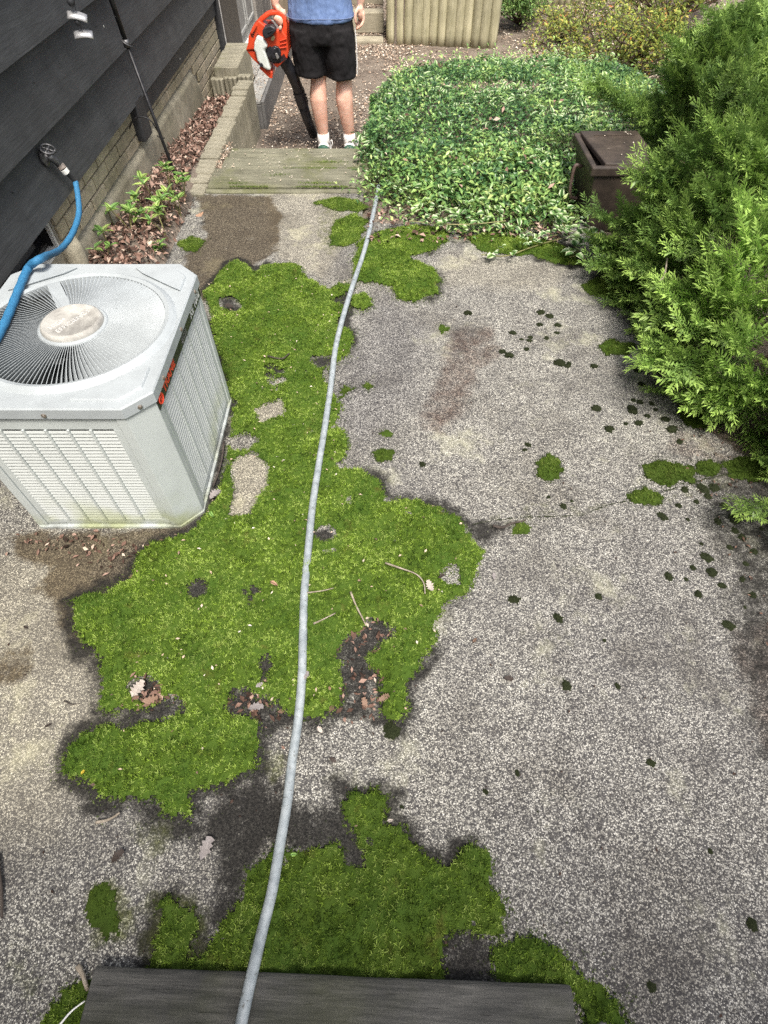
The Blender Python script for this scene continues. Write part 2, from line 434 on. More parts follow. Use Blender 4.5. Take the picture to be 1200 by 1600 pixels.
br = mrange(nt, maths(nt, 'ADD', attr(nt, 'brown'), maths(nt, 'MULTIPLY', maths(nt, 'SUBTRACT', noise(nt, v, 16, 8, .78), .5), 2.2)), .30, .80)
bc = ramp(nt, [(.35, (.022, .015, .009)), (.65, (.085, .060, .036))]); L.new(noise(nt, v, 70, 4, .7), bc.inputs[0])
c = mixc(nt, maths(nt, 'MULTIPLY', br, .82), c, mixc(nt, .62, bc.outputs[0], mixc(nt, 1.0, c, (.36, .285, .165), 'MULTIPLY')))
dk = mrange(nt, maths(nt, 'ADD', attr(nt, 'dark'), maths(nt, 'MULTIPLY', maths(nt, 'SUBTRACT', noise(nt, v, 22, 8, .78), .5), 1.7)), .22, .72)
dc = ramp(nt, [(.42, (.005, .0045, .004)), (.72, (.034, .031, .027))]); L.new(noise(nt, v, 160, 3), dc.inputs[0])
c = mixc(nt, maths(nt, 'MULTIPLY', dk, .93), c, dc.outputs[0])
fm = mrange(nt, maths(nt, 'ADD', attr(nt, 'film'), maths(nt, 'MULTIPLY', maths(nt, 'SUBTRACT', noise(nt, v, 24, 8, .78), .5), 2.6)), .5, 1.2)
c = mixc(nt, maths(nt, 'MULTIPLY', fm, .8), c, mixc(nt, .5, (.07, .08, .016), mixc(nt, 1.0, c, (.45, .5, .16), 'MULTIPLY')))
L.new(c, P.inputs['Base Color']); P.inputs['Roughness'].default_value = .85; P.inputs['Specular IOR Level'].default_value = .3
b1 = bump(nt, vo.outputs['Distance'], .55, -.004); L.new(bump(nt, mid, .25, .02, b1), P.inputs['Normal'])
AGG = m

res = .0125
sx = np.arange(-1.41, 1.44, res); sy = np.arange(-1.4, 3.53, res)
SX, SY = np.meshgrid(sx, sy); Pq = np.stack([SX.ravel(), SY.ravel()], 1)
jit = .028 * (fbm(Pq[:, 0], Pq[:, 1], 14, 4) - .5) * 2
WMAIN = wpoly(MAIN); WFRONT = wpoly(FRONT); WCORNER = wpoly(CORNER)
dm = np.maximum(np.maximum(sdf(Pq, WMAIN), sdf(Pq, WFRONT)), np.maximum(sdf(Pq, WCORNER), np.maximum(sdf(Pq, wpoly(UPPER)), sdf(Pq, wpoly(UPRIGHT)))))
def zone(px, w, z=0.0): return sstep(-w, w * .35, sdf(Pq, wpoly(px, z)) + jit)
halo = sstep(-.06, -.005, dm + jit) * np.where(Pq[:, 1] > 1.3, 1.1, .8) * (.12 + 1.0 * sstep(.40, .60, fbm(Pq[:, 0], Pq[:, 1], 2.6)))
dark = np.maximum(halo * .85, zone([(215,1255),(300,1285),(345,1260),(400,1222),(455,1250),(490,1285),(540,1270),(528,1225),(556,1215),(585,1330),(565,1372),(505,1312),(425,1318),(375,1365),(360,1450),(338,1440),(352,1385),(350,1320),(300,1300),(250,1290)], .06) * .82)
for z_ in ([(690,1480),(710,1452),(750,1468),(765,1500),(770,1545),(688,1545)], [(375,1075),(400,1095),(425,1110),(415,1130),(385,1120),(355,1100)],
           [(215,1105),(290,1090),(290,1118),(190,1140),(160,1120)], [(545,1000),(600,960),(612,1000),(575,1040),(590,1110),(550,1110),(540,1060)],
           [(610,780),(680,780),(740,815),(790,822),(760,845),(690,800)], [(570,735),(600,745),(610,775),(585,770)]):
    dark = np.maximum(dark, zone(z_, .05) * .75)
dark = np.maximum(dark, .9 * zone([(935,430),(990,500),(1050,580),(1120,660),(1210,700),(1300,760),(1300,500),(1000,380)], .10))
dark = np.maximum(dark, .6 * zone([(1100,740),(1300,700),(1300,1000),(1190,960),(1130,850)], .12))  # staining plus shrub shade painted into the slab's right side
dark = np.maximum(dark, .6 * zone([(1150,930),(1190,860),(1320,840),(1320,1200),(1215,1180),(1175,1060)], .16))  # band of shrub shade put into the colour along the right edge
for b_ in BARE[:3]: dark = dark * (1 - zone(b_, .03))
for b_ in BARE[3:]: dark = np.maximum(dark, zone(b_, .025) * .8)
brown = np.maximum.reduce([zone([(310,306),(420,306),(437,345),(430,388),(400,412),(350,425),(320,470),(296,440),(290,400),(330,370)], .05),
    zone([(20,840),(290,828),(240,858),(190,920),(100,940),(60,920),(95,880),(30,872)], .05),
    zone([(0,1030),(40,1018),(48,1040),(20,1065),(-40,1090),(-40,1040)], .06) * .7,
    zone([(95,905),(150,940),(130,1010),(110,985),(90,950)], .04) * .75])
red = np.maximum(zone([(705,520),(765,510),(772,555),(735,590),(722,640),(690,670),(660,660),(680,610),(700,570)], .09), .8 * zone([(1040,700),(1200,760),(1250,700),(1150,650)], .1))
red = np.maximum(red, .9 * zone([(1150,1000),(1230,960),(1250,1200),(1190,1150)], .08))
warm = np.maximum.reduce([zone(BARE[0], .02) * 1.2, zone(BARE[1], .02) * 1.2, zone([(-200,860),(110,880),(160,1010),(160,1150),(80,1250),(-200,1330)], .16), zone([(415,300),(530,305),(530,380),(500,430),(440,400)], .06) * .8,
    zone([(700,400),(880,415),(860,450),(700,440)], .10) * .6, zone([(365,715),(415,715),(415,800),(365,805)], .03), zone([(400,630),(442,630),(440,660),(402,662)], .02)])
grey = np.maximum(zone([(520,620),(600,470),(650,520),(640,620),(560,680)], .15), zone([(1000,800),(1500,700),(1500,1700),(750,1700),(800,1300)], .35) * .55)
film = np.maximum.reduce([zone(FILM, .04), zone([(215,1290),(250,1280),(270,1320),(240,1340)], .04) * .8, zone([(235,1400),(305,1400),(320,1500),(230,1510)], .05) * .9,
    zone([(0,1440),(60,1500),(60,1560),(20,1560)], .05) * .6, zone([(830,790),(1000,780),(1045,770),(1100,745),(1180,735),(1180,748),(1040,788),(900,808),(760,826),(740,818)], .02) * .55,
    zone([(500,310),(560,310),(560,350),(520,400),(500,380)], .05) * .7, zone([(905,1240),(920,1240),(920,1250)], .01) * 0,
    zone([(410,1170),(440,1160),(455,1190),(425,1215)], .03) * .8, zone([(600,1110),(625,1140),(610,1160)], .02)])
SZ = .006 * (fbm(SX, SY, 1.2, 3) - .5)
keep = np.ones((len(sy) - 1, len(sx) - 1), bool)
cxm = .5 * (sx[:-1] + sx[1:]); cym = .5 * (sy[:-1] + sy[1:]); CX, CY = np.meshgrid(cxm, cym)
keep &= ~((CX < -1.13 + .012 * (fbm(CX, CY, 5) - .5)) & (CY > 1.85))
keep &= ~(CX > 1.16 + .24 * sstep(1.75, 1.15, CY) + .05 * (fbm(CX * .3, CY, 4) - .5))
keep &= ~((CY > 3.16 + .10 * (fbm(CX, CY, 5) - .5)) & (CX > -.12))
gf = grid_faces(len(sx), len(sy))[keep.ravel()]
used = np.unique(gf); remap = -np.ones(SX.size, int); remap[used] = np.arange(len(used))
Vs = np.stack([SX.ravel(), SY.ravel(), SZ.ravel()], 1)[used]; gf = remap[gf]
# skirt round the border, so the slab has its thickness
from collections import Counter
e = np.concatenate([gf[:, [0, 1]], gf[:, [1, 2]], gf[:, [2, 3]], gf[:, [3, 0]]]); key = np.sort(e, 1)
_, idx, cnt = np.unique(key[:, 0] * 10_000_000 + key[:, 1], return_index=True, return_counts=True)
be = e[idx[cnt == 1]]; bv = np.unique(be); lo = Vs[bv].copy(); lo[:, 2] = -.11; rm = {a: i + len(Vs) for i, a in enumerate(bv)}
sk = np.array([[b, a, rm[a], rm[b]] for a, b in be])
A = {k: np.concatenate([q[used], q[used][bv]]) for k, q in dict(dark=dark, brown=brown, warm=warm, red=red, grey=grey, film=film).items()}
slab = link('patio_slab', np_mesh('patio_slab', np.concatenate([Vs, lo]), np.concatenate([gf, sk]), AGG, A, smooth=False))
tag(slab, 'exposed aggregate concrete patio with moss, dark stains and painted shrub shade', None, None, 'structure')

# ------------------------------------------------------------------ moss
m, nt, nn, L, P = nodes_of('moss')
r = ramp(nt, [(0, (.036, .062, .010)), (.26, (.125, .205, .022)), (.60, (.285, .425, .055)), (1, (.48, .61, .16))]); L.new(attr(nt, 'rnd'), r.inputs[0])
big = noise(nt, coords(nt), 7, 5, .6)
c = mixc(nt, mrange(nt, big, .36, .60, .65, 0), r.outputs[0], (.06, .125, .018))
c = mixc(nt, mrange(nt, noise(nt, coords(nt), 13, 6, .7), .60, .72, 0, .55), c, (.16, .125, .035))
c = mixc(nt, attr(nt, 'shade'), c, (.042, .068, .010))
L.new(c, P.inputs['Base Color']); P.inputs['Roughness'].default_value = .8; P.inputs['Specular IOR Level'].default_value = .15
t = nt.nodes.new('ShaderNodeBsdfTranslucent'); L.new(c, t.inputs[0]); mx = nt.nodes.new('ShaderNodeMixShader'); mx.inputs[0].default_value = .3
L.new(P.outputs[0], mx.inputs[1]); L.new(t.outputs[0], mx.inputs[2]); L.new(mx.outputs[0], nn['Material Output'].inputs[0])
MOSS = m

# template: five splayed points of one moss shoot
_t = []; _f = []
for k in range(5):
    a = 2 * PI * k / 5 + .3 * k; d = np.array([math.cos(a), math.sin(a), 0]); p = np.array([-d[1], d[0], 0])
    h = 1.0 if k % 2 else .75; o = len(_t)
    _t += [p * .16, -p * .16, d * .62 + np.array([0, 0, h])]; _f.append((o, o + 1, o + 2))
MOSS_TV, MOSS_TF = np.array(_t), np.array(_f)

def moss(px, label, h=.016, bare=(), dens=34000, jag=.022, shade=0.0, group=None, z=0.0, kind='stuff', grow=.003):
    poly = np.array(wpoly(px, z)); r = .0075
    x = np.arange(poly[:, 0].min() - .03, poly[:, 0].max() + .03, r); y = np.arange(poly[:, 1].min() - .03, poly[:, 1].max() + .03, r)
    X, Y = np.meshgrid(x, y); Q = np.stack([X.ravel(), Y.ravel()], 1)
    def field(Q):
        d = sdf(Q, poly) + grow + jag * 2 * (fbm(Q[:, 0], Q[:, 1], 20, 5) - .5) + .012 * (vnoise(Q[:, 0] * 120, Q[:, 1] * 120) - .5)
        for b in bare: d = np.minimum(d, -sdf(Q, wpoly(b, z)) - .004 + .6 * jag * (fbm(Q[:, 0] + 3, Q[:, 1], 30, 3) - .5))
        if px is MAIN: d = np.minimum(d, (fbm(Q[:, 0] + 9, Q[:, 1], 9, 5) - .185) * .22)
        return d
    def top(Q, d):
        lump = 1 - abs(2 * fbm(Q[:, 0], Q[:, 1], 26, 2) - 1) * 2.2; lump2 = fbm(Q[:, 0] + 5, Q[:, 1] + 2, 8, 3)
        return z + np.where(d > 0, h * (1 - np.exp(-np.maximum(d, 0) / .026)) * (.20 + .70 * lump + 1.15 * np.clip(lump2 * 1.5 - .25, 0, 1.2)), -.004)
    d = field(Q); Z = top(Q, d)
    F = grid_faces(len(x), len(y)); ok = (d[F] > (.010 if h > .012 else .004)).all(1); F = F[ok]
    u = np.unique(F); rm = -np.ones(len(Q), int); rm[u] = np.arange(len(u)); F = rm[F]
    base = np.stack([Q[:, 0], Q[:, 1], Z], 1)[u]
    tri = np.concatenate([F[:, [0, 1, 2]], F[:, [0, 2, 3]]])
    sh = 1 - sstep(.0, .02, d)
    area = len(F) * r * r; n = max(20, int(area * dens))
    T = np.random.default_rng(len(px) + n).random((n * 3, 2)) * [x[-1] - x[0], y[-1] - y[0]] + [x[0], y[0]]
    n = int((x[-1] - x[0]) * (y[-1] - y[0]) * dens); T = np.random.default_rng(n).random((n, 2)) * [x[-1] - x[0], y[-1] - y[0]] + [x[0], y[0]]
    dt = field(T); k = (dt > -.05) & (np.random.default_rng(4).random(n) < np.where(dt > .012, 1, np.where(dt > 0, .45 + .55 * dt / .012, .42 * np.exp(dt / .016)))); T = T[k]; dt = dt[k]; zt = np.maximum(top(T, dt), z + .001) - .002
    n = len(T); rg = np.random.default_rng(n + 3)
    R = rotmats(rg.random(n) * 6.283, rg.normal(0, .5, n), rg.normal(0, .5, n))
    s = (.006 + .0068 * rg.random(n)) * (.42 + .58 * sstep(-.01, .03, dt))
    V = np.einsum('nij,kj->nki', R, MOSS_TV) * s[:, None, None] + np.stack([T[:, 0], T[:, 1], zt], 1)[:, None, :]
    nb = len(base); F2 = (MOSS_TF[None] + (np.arange(n) * len(MOSS_TV))[:, None, None]).reshape(-1, 3) + nb
    col = np.clip(.50 + 1.0 * (fbm(T[:, 0], T[:, 1], 14, 4) - .5) + rg.normal(0, .32, n), 0, 1)
    rnd = np.concatenate([np.full(nb, .12), np.repeat(col, len(MOSS_TV))])
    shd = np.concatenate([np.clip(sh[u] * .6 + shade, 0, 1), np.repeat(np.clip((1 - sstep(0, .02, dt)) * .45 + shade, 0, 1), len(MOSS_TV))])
    me = np_mesh('moss', np.concatenate([base, V.reshape(-1, 3)]), np.concatenate([tri, F2]), MOSS, {'rnd': rnd, 'shade': shd})
    o = link('moss', me); tag(o, label, 'moss', group, kind); return o
moss(MAIN, 'large bright green moss mat under the grey hose beside the air conditioner', .020, BARE, grow=.005)
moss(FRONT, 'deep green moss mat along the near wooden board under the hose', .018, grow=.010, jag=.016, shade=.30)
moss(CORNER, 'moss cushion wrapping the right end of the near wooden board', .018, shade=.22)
moss(LEFTFRONT, 'moss patch at the left end of the near wooden board', .012, shade=.2)
moss(UPPER, 'bright moss mat right of the hose below the ivy edge', .016)
moss(UPLEFT, 'moss patch left of the hose end near the timber step', .010, shade=.15)
moss(UPRIGHT, 'moss strip between the ivy edge and the patio near the brown bin', .011, shade=.1)
moss(BALL, 'small round moss cushion touching the right side of the hose', .020)
moss(ROUND, 'lone round moss cushion on the bare middle of the patio', .010, shade=.5)
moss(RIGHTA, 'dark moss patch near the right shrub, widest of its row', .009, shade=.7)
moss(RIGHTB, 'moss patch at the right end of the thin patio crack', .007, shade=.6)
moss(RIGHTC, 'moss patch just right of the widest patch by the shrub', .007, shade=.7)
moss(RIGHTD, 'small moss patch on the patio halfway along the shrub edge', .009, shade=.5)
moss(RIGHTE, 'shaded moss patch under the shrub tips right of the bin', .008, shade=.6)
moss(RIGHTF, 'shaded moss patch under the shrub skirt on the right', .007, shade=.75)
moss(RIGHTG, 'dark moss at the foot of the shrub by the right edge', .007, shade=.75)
moss(SMALLA, 'small flat moss patch right of the big mat on grey concrete', .008, shade=.55)
moss(SMALLB, 'tiny faint moss patch above a flat moss patch on grey concrete', .005, dens=14000, shade=.35)
moss(SMALLC, 'small round moss patch beside the bend of the big moss mat', .006, shade=.55)
moss(SMALLD, 'thin moss patch hugging the hose right of the big mat', .006, shade=.5)
moss(SMALLE, 'tiny moss patch left of the reddish stain on the patio', .005, dens=14000, shade=.4)
moss(FILM, 'thin dark moss patch on the left concrete above the near board', .006, dens=15000, shade=.6)
moss(SMALLF, 'thin moss patch on the patio crack beyond the big mat tip', .006, dens=16000, shade=.4)
moss(BEDGE, 'moss patch on the patio corner beside the green seedlings', .006, shade=.35)
moss(TIEMOSS, 'moss strip on the patio right below the timber step', .007, shade=.25)

# dark dried moss tufts, each its own
_b = MB(); _b.lathe([(.75, 0), (.85, .18), (.72, .40), (.42, .58), (.1, .65)], 10)
for q_, (a_, d_, r_) in enumerate(((.3, .62, .45), (1.5, .70, .30), (2.3, .66, .40), (3.4, .74, .28), (4.1, .60, .46), (5.3, .72, .36))): _b.lathe([(r_ * .9, 0), (r_, .10), (r_ * .75, .26), (r_ * .15, .36)], 9, (d_ * math.cos(a_), d_ * math.sin(a_), 0))
DARKMOSS = simple_mat('dark_moss', (.008, .011, .006), (.035, .042, .018), 120, .9, bstr=.5, spec=.1)
def tuft_mesh(seed):
    rg = np.random.default_rng(seed); V = np.array(_b.v); V[:, :2] *= (1 + .4 * (rg.random((len(V), 1)) - .5)); V[:, 0] *= .8 + .7 * rg.random(); V[:, :2] += .12 * rg.normal(0, 1, (len(V), 2)); V[:, 2] *= 1 + .3 * (rg.random(len(V)) - .5)
    n = 130; a = rg.random(n) * 6.283; rr = np.sqrt(rg.random(n)) * 1.25; z = .62 * np.maximum(0, 1 - rr ** 2.2)
    blades = []
    F = [f for f in _b.f]; V = V.tolist()
    for i in range(n):
        b = np.array([rr[i] * math.cos(a[i]), rr[i] * math.sin(a[i]), z[i]]); d = np.array([math.cos(a[i]), math.sin(a[i]), .8]) * .17; p = np.array([-math.sin(a[i]), math.cos(a[i]), 0]) * .06
        o = len(V); V += [(b + p).tolist(), (b - p).tolist(), (b + d).tolist()]; F.append((o, o + 1, o + 2))
    me = bpy.data.meshes.new('moss_tuft'); me.from_pydata(V, [], F); me.materials.append(DARKMOSS); return me
TUFTS = [tuft_mesh(s) for s in range(5)]
_tpx = [(731,489,6),(801,520,6),(827,532,4),(845,488,6),(859,494,6),(843,507,5),(871,508,6),(870,520,4),(823,545,4),(829,527,4),(785,549,5),(795,555,7),(815,530,3),(854,528,4),
 (875,567,8),(887,572,4),(928,572,6),(996,578,6),(889,568,4),(932,638,7),(952,670,7),(978,662,4),(998,661,6),(988,640,8),(1000,628,5),(990,625,4),(1024,640,4),(1050,671,8),(1018,630,4),(857,777,4),(880,791,6),(893,783,4),
 (1070,765,6),(1098,763,8),(1116,762,8),(1106,775,6),(1088,784,5),(1028,784,5),(1035,807,7),(1148,811,9),(1148,829,6),(1159,840,7),(1122,815,6),(1104,871,8),(1112,894,8),(1082,887,5),(1091,929,7),(1045,901,7),(1138,977,8),
 (1190,826,4),(1165,881,5),(1164,949,4),(965,1072,5),(1017,1192,6),(808,1208,6),(611,1142,13),(885,1072,9),(872,966,8),(803,937,8),(1175,1444,8),(1018,1542,7),(660,726,6),(825,695,5),(820,703,4),(935,932,6),(944,1001,4),(628,1262,6),(758,1237,6),(840,1268,4),(1110,1330,4),(1060,790,5),(1075,812,4),(1132,790,6),(1170,800,5),(1140,855,5),(1178,862,6),(1096,850,4),(1128,915,6),(1160,905,5),(1072,905,4),(1176,930,6),(1012,650,5),(1040,655,6),(1062,690,5),(1002,600,5),(1028,612,4)]
ONLY = {(611, 1142): 'largest dark moss tuft, at the tip of the narrow green moss tongue', (731, 489): 'dark moss tuft above the reddish patio stain', (1175, 1444): 'dark moss tuft nearest the lower right picture corner', (1018, 1542): 'dark moss tuft on the bare lower right patio beside the near moss', (628, 1262): 'dark moss tuft close to the tip of the near moss lobe', (660, 726): 'dark moss tuft on grey concrete right of the hose, right of a flat moss patch', (857, 777): 'dark moss tuft just below the lone round moss cushion', (1017, 1192): 'dark moss tuft alone on the right concrete, level with the dark stain', (808, 1208): 'black moss tuft alone on the concrete right of the narrow moss tongue', (872, 966): 'dark moss tuft right of two near the flat dark leaf', (803, 937): 'dark moss tuft just off the tip of the big moss mat', (965, 1072): 'small dark moss tuft right of a bigger one on bare concrete', (885, 1072): 'dark moss tuft left of a smaller one on bare concrete', (1110, 1330): 'tiny dark moss tuft on the bare lower right concrete'}
def tuft_label(x, y, r):
    if (x, y) in ONLY: return ONLY[(x, y)], 'single dark moss tufts on the patio'
    if y < 560 and x < 880: return 'small dark moss tuft in the loose cluster above the middle of the patio', 'dark moss tufts in the upper middle cluster'
    if y < 585: return 'small dark moss tuft in the row leading from the cluster to the shrub', 'dark moss tufts in the row toward the shrub'
    if y < 690 and x > 900: return 'small dark moss tuft on the patio beside the shrub skirt', 'dark moss tufts beside the shrub skirt'
    if y < 720: return 'tiny dark moss speck on the pale concrete above the lone round cushion', 'dark moss specks above the round cushion'
    if x > 1020 and y < 850: return 'dark moss tuft clustered just below the dark moss patches by the right edge', 'dark moss tufts below the right moss patches'
    if x > 1020: return 'dark moss tuft in the shaded concrete along the right edge', 'dark moss tufts in the right shade'
    if y < 800: return 'small dark moss tuft below the round cushion along the thin crack', 'dark moss tufts along the crack'
    return 'tiny dark moss speck on the open lower concrete', 'dark moss specks on the lower concrete'
for i, (x_, y_, r_) in enumerate(_tpx):
    o = link('moss_tuft', TUFTS[i % 5]); p = at(x_, y_, 0); w = p.y * _c + H * _s
    s = r_ * w / 859.0; o.location = (p.x, p.y, -.002 + float(np.interp(0, [0], [0]))); o.scale = (s, s, s * .8); o.rotation_euler = (0, 0, i * 1.3)
    lab, grp = tuft_label(x_, y_, r_)
    tag(o, lab, 'moss tuft', grp)

cr_ = [at(a, c_, .0) for a, c_ in ((738,820),(790,812),(850,808),(905,806),(950,790),(1000,779),(1060,762),(1120,745),(1190,738))]
cp_ = spline(cr_, 10); b = MB(); rg_ = np.random.default_rng(2)
for i, p in enumerate(cp_):
    w_ = .0006 + .0024 * rg_.random() ** 2; o_ = .004 * (rg_.random() - .5); b.v += [(p.x, p.y + o_ - w_, .0042), (p.x, p.y + o_ + w_, .0042)]
for i in range(len(cp_) - 1):
    if rg_.random() < .8: b.f.append((2 * i, 2 * i + 2, 2 * i + 3, 2 * i + 1))
o = b.build('crack_dirt', DARKMOSS); tag(o, 'dark dirt filling the thin crack across the patio', None, None, 'stuff')
# ------------------------------------------------------------------ house wall
WX = -1.4545
SIDING = wood_mat('black_siding', (.038, .040, .043), (.060, .063, .067), 'Y', 0, 5, .45, .15)
for n_ in SIDING.node_tree.nodes:
    if n_.type == 'BSDF_PRINCIPLED': n_.inputs['Roughness'].default_value = .62; n_.inputs['Specular IOR Level'].default_value = .35
BLACKTRIM = simple_mat('black_trim', (.022, .023, .027), (.04, .042, .046), 12, .6)
def masonry(name, c1, c2, c3):
    m, nt, nn, L, P = nodes_of(name); v = coords(nt)
    oi = nt.nodes.new('ShaderNodeObjectInfo'); r0 = ramp(nt, [(0, c1), (.5, c2), (1, c3)]); L.new(oi.outputs['Random'], r0.inputs[0])
    f = noise(nt, v, 60, 6, .7); c = mixc(nt, mrange(nt, f, .35, .65, 0, .55), r0.outputs[0], tuple(.5 * x for x in c1))
    geo = nt.nodes.new('ShaderNodeNewGeometry'); g2 = N(nt, 'ShaderNodeTexNoise', Scale=2.6, Detail=5); L.new(geo.outputs['Position'], g2.inputs['Vector'])
    c = mixc(nt, mrange(nt, g2.outputs['Fac'], .45, .65, 0, .55), c, (.12, .11, .055))
    g3 = N(nt, 'ShaderNodeTexNoise', Scale=9, Detail=7, Roughness=.72); L.new(geo.outputs['Position'], g3.inputs['Vector']); c = mixc(nt, mrange(nt, g3.outputs['Fac'], .46, .66, 0, .6), c, tuple(.38 * x for x in c1))
    L.new(c, P.inputs['Base Color']); P.inputs['Roughness'].default_value = .9; L.new(bump(nt, f, .5, .006), P.inputs['Normal']); return m
BRICK = masonry('tan_brick', (.42, .37, .25), (.52, .45, .32), (.58, .49, .37))
MORTAR = masonry('mortar', (.46, .43, .37), (.46, .43, .37), (.46, .43, .37))
PARGE = masonry('parged_concrete', (.44, .40, .30), (.44, .40, .30), (.44, .40, .30))
house = empty('house', (WX, 3.0, 0), 'house with black lap siding over a tan brick base on the left', 'house')
hs = []
rows = [.38, .607, .846, 1.085, 1.32, 1.555, 1.79, 2.03, 2.27, 2.5]
for i, z in enumerate(rows):
    b = MB(); n = 60
    for k in range(n + 1):
        y = -2.0 + (6.2 + 2.0) * k / n; w = .004 * (fbm(y, z, 1.5) - .5)
        b.v += [(WX + .050 + w, y, z + .003 * (fbm(y, z + 4, 2) - .5)), (WX + .010 + w, y, z + .27), (WX - .004, y, z + .27), (WX + .006, y, z)]
    for k in range(n):
        for j in range(4): b.f.append((k * 4 + j, k * 4 + (j + 1) % 4, (k + 1) * 4 + (j + 1) % 4, (k + 1) * 4 + j))
    b.f += [(0, 1, 2, 3), tuple(n * 4 + j for j in (3, 2, 1, 0))]
    hs.append(b.build('siding_board', SIDING))
b = MB(); b.box(WX + .004, WX + .022, 3.846, 6.2, .275, .41); o = b.build('siding_board', SIDING, bev=.002); hs.append(o)
b = MB(); b.box(WX - .01, WX + .05, 3.70, 3.845, .20, .40); o = b.build('support_block', BLACKTRIM, bev=.006); hs.append(o)
wallcore = MB().box(WX - .20, WX - .03, -2.0, 6.2, .41, 2.8).box(WX - .20, WX - .012, 2.46, 6.27, -.6, .405).build('mortar_bed', MORTAR); hs.append(wallcore)
hs.append(MB().box(WX - .30, WX - .012, -2.0, .55, -.3, .405).build('foundation_wall', PARGE))
hs.append(MB().box(WX - .22, WX - .01, .55, 2.46, -.3, .215).build('foundation_wall', PARGE))
# bricks, one by one (courses between the joints seen in the photograph)
zj = [-.33, -.266, -.203, -.139, -.075, -.011, .053, .118, .182, .239, .304, .369]
bm_full = None; k_ = 0
for ci in range(len(zj) - 1):
    z0, z1 = zj[ci], zj[ci + 1]; y = 2.47 - (.10 if ci % 2 else .0); ystart = 2.47 if ci >= 8 else 5.30
    while y < 6.26:
        y0, y1 = max(y, 2.47), min(y + .192, 6.265); y += .202
        if y1 < ystart or y1 - y0 < .03: continue
        bb = MB().box(0, .016, 0, y1 - y0, 0, z1 - z0 - .008)
        if abs((y1 - y0) - .192) < 1e-6 and abs((z1 - z0) - .0645) < .002:
            if bm_full is None: bm_full = bb.mesh('brick', BRICK)
            o = link('brick', bm_full)
        else: o = link('brick', bb.mesh('brick', BRICK))
        o.location = (WX - .014 + .004 * random.random(), y0, z0 + .004); o.rotation_euler = (0, 0, random.uniform(-.006, .006)); bevel(o, .003, 1)
        hs.append(o)
# parged footing below the bricks
ny, nz = 150, 22; ys = np.linspace(2.47, 5.32, ny); zs = np.linspace(0, 1, nz)
YY, ZZ = np.meshgrid(ys, zs); top = .178 + .012 * (fbm(YY, 0 * YY, 5) - .5) - .22 * sstep(5.12, 5.32, YY + .06 * (fbm(YY * 4, ZZ * 3, 3) - .5)); zz = -.35 + ZZ * (top + .35)
xx = WX + .012 + .022 * (fbm(YY, zz * 1.4, 5, 5) - .4) * (1 - .3 * ZZ); xx[-1] = WX - .02
hs.append(link('footing', np_mesh('footing', np.stack([xx, YY, zz], 2).reshape(-1, 3), grid_faces(ny, nz), PARGE, smooth=True)))
rk = MB(); rk.loft([((WX + .005, 2.50, z), .05 - .02 * (z > .19), .06) for z in (-.05, .05, .12, .19, .225)], 10); hs.append(rk.build('footing_corner', PARGE, smooth=True))
# basement window: white jamb and sill, dark pane
WHITEPAINT = simple_mat('white_paint', (.62, .62, .58), (.76, .76, .73), 30, .5)
GLASS, nt, nn, L, P = nodes_of('dark_glass'); P.inputs['Base Color'].default_value = (.012, .012, .014, 1); P.inputs['Roughness'].default_value = .08
DARKROOM = simple_mat('dark_reveal', (.012, .012, .012), (.025, .022, .020), 12, .9)
win = MB().box(WX - .034, WX - .018, 2.444, 2.459, .222, .39).box(WX - .075, WX - .01, .56, 2.462, .214, .226).build('basement_window', WHITEPAINT); hs.append(win)
rv = MB().box(WX - .21, WX - .035, 2.450, 2.458, .216, .41).build('reveal', DARKROOM); rv.parent = win
pn = MB().box(WX - .085, WX - .078, .55, 2.45, .225, .41).build('pane', GLASS); pn.parent = win
fr = MB().box(WX - .079, WX - .062, 1.70, 1.73, .226, .40).box(WX - .079, WX - .062, .56, 2.446, .226, .243).build('window_frame', simple_mat('bronze_frame', (.03, .028, .026), (.05, .045, .04), 10, .5)); fr.parent = win
# far corner trim, brown casing and door
BROWNTRIM = simple_mat('brown_trim', (.05, .044, .038), (.07, .062, .055), 9, .55)
GREYDOOR = simple_mat('grey_door', (.21, .205, .195), (.29, .285, .27), 14, .55)
hs.append(MB().box(WX - .02, WX + .045, 6.205, 6.30, -.2, 2.6).build('corner_trim', BLACKTRIM, bev=.004))
hs.append(MB().box(WX + .045, WX + .052, 6.285, 6.297, -.06, 2.4).build('edge_strip', simple_mat('light_strip', (.35, .34, .33), (.45, .44, .43), 30, .4)))
hs.append(MB().box(WX - .05, WX + .075, 6.305, 6.90, -.20, 2.6).build('door_casing', BROWNTRIM, bev=.006))
door = MB().box(WX - .04, WX + .03, 6.905, 8.0, -.15, 1.9).build('door', GREYDOOR, bev=.004); hs.append(door)
pm = MB()
for (y0, y1, z0, z1) in ((7.0, 7.42, -.06, .45), (7.5, 7.92, -.06, .45), (7.0, 7.42, .52, 1.2), (7.5, 7.92, .52, 1.2)):
    pm.box(WX + .03, WX + .045, y0, y1, z0, z0 + .03).box(WX + .03, WX + .045, y0, y1, z1 - .03, z1).box(WX + .03, WX + .045, y0, y0 + .03, z0 + .03, z1 - .03).box(WX + .03, WX + .045, y1 - .03, y1, z0 + .03, z1 - .03)
pmo = pm.build('panel_moulding', simple_mat('pale_moulding', (.33, .33, .32), (.42, .42, .40), 20, .5), bev=.004); pmo.parent = door
th = MB().box(WX + .03, WX + .065, 6.91, 8.0, -.20, -.14).build('threshold', WHITEPAINT, bev=.003); hs.append(th)
GREYBOARD = wood_mat('grey_board', (.22, .20, .18), (.36, .335, .30), 'Z', 0, 5, .4, .5)
y = 8.005
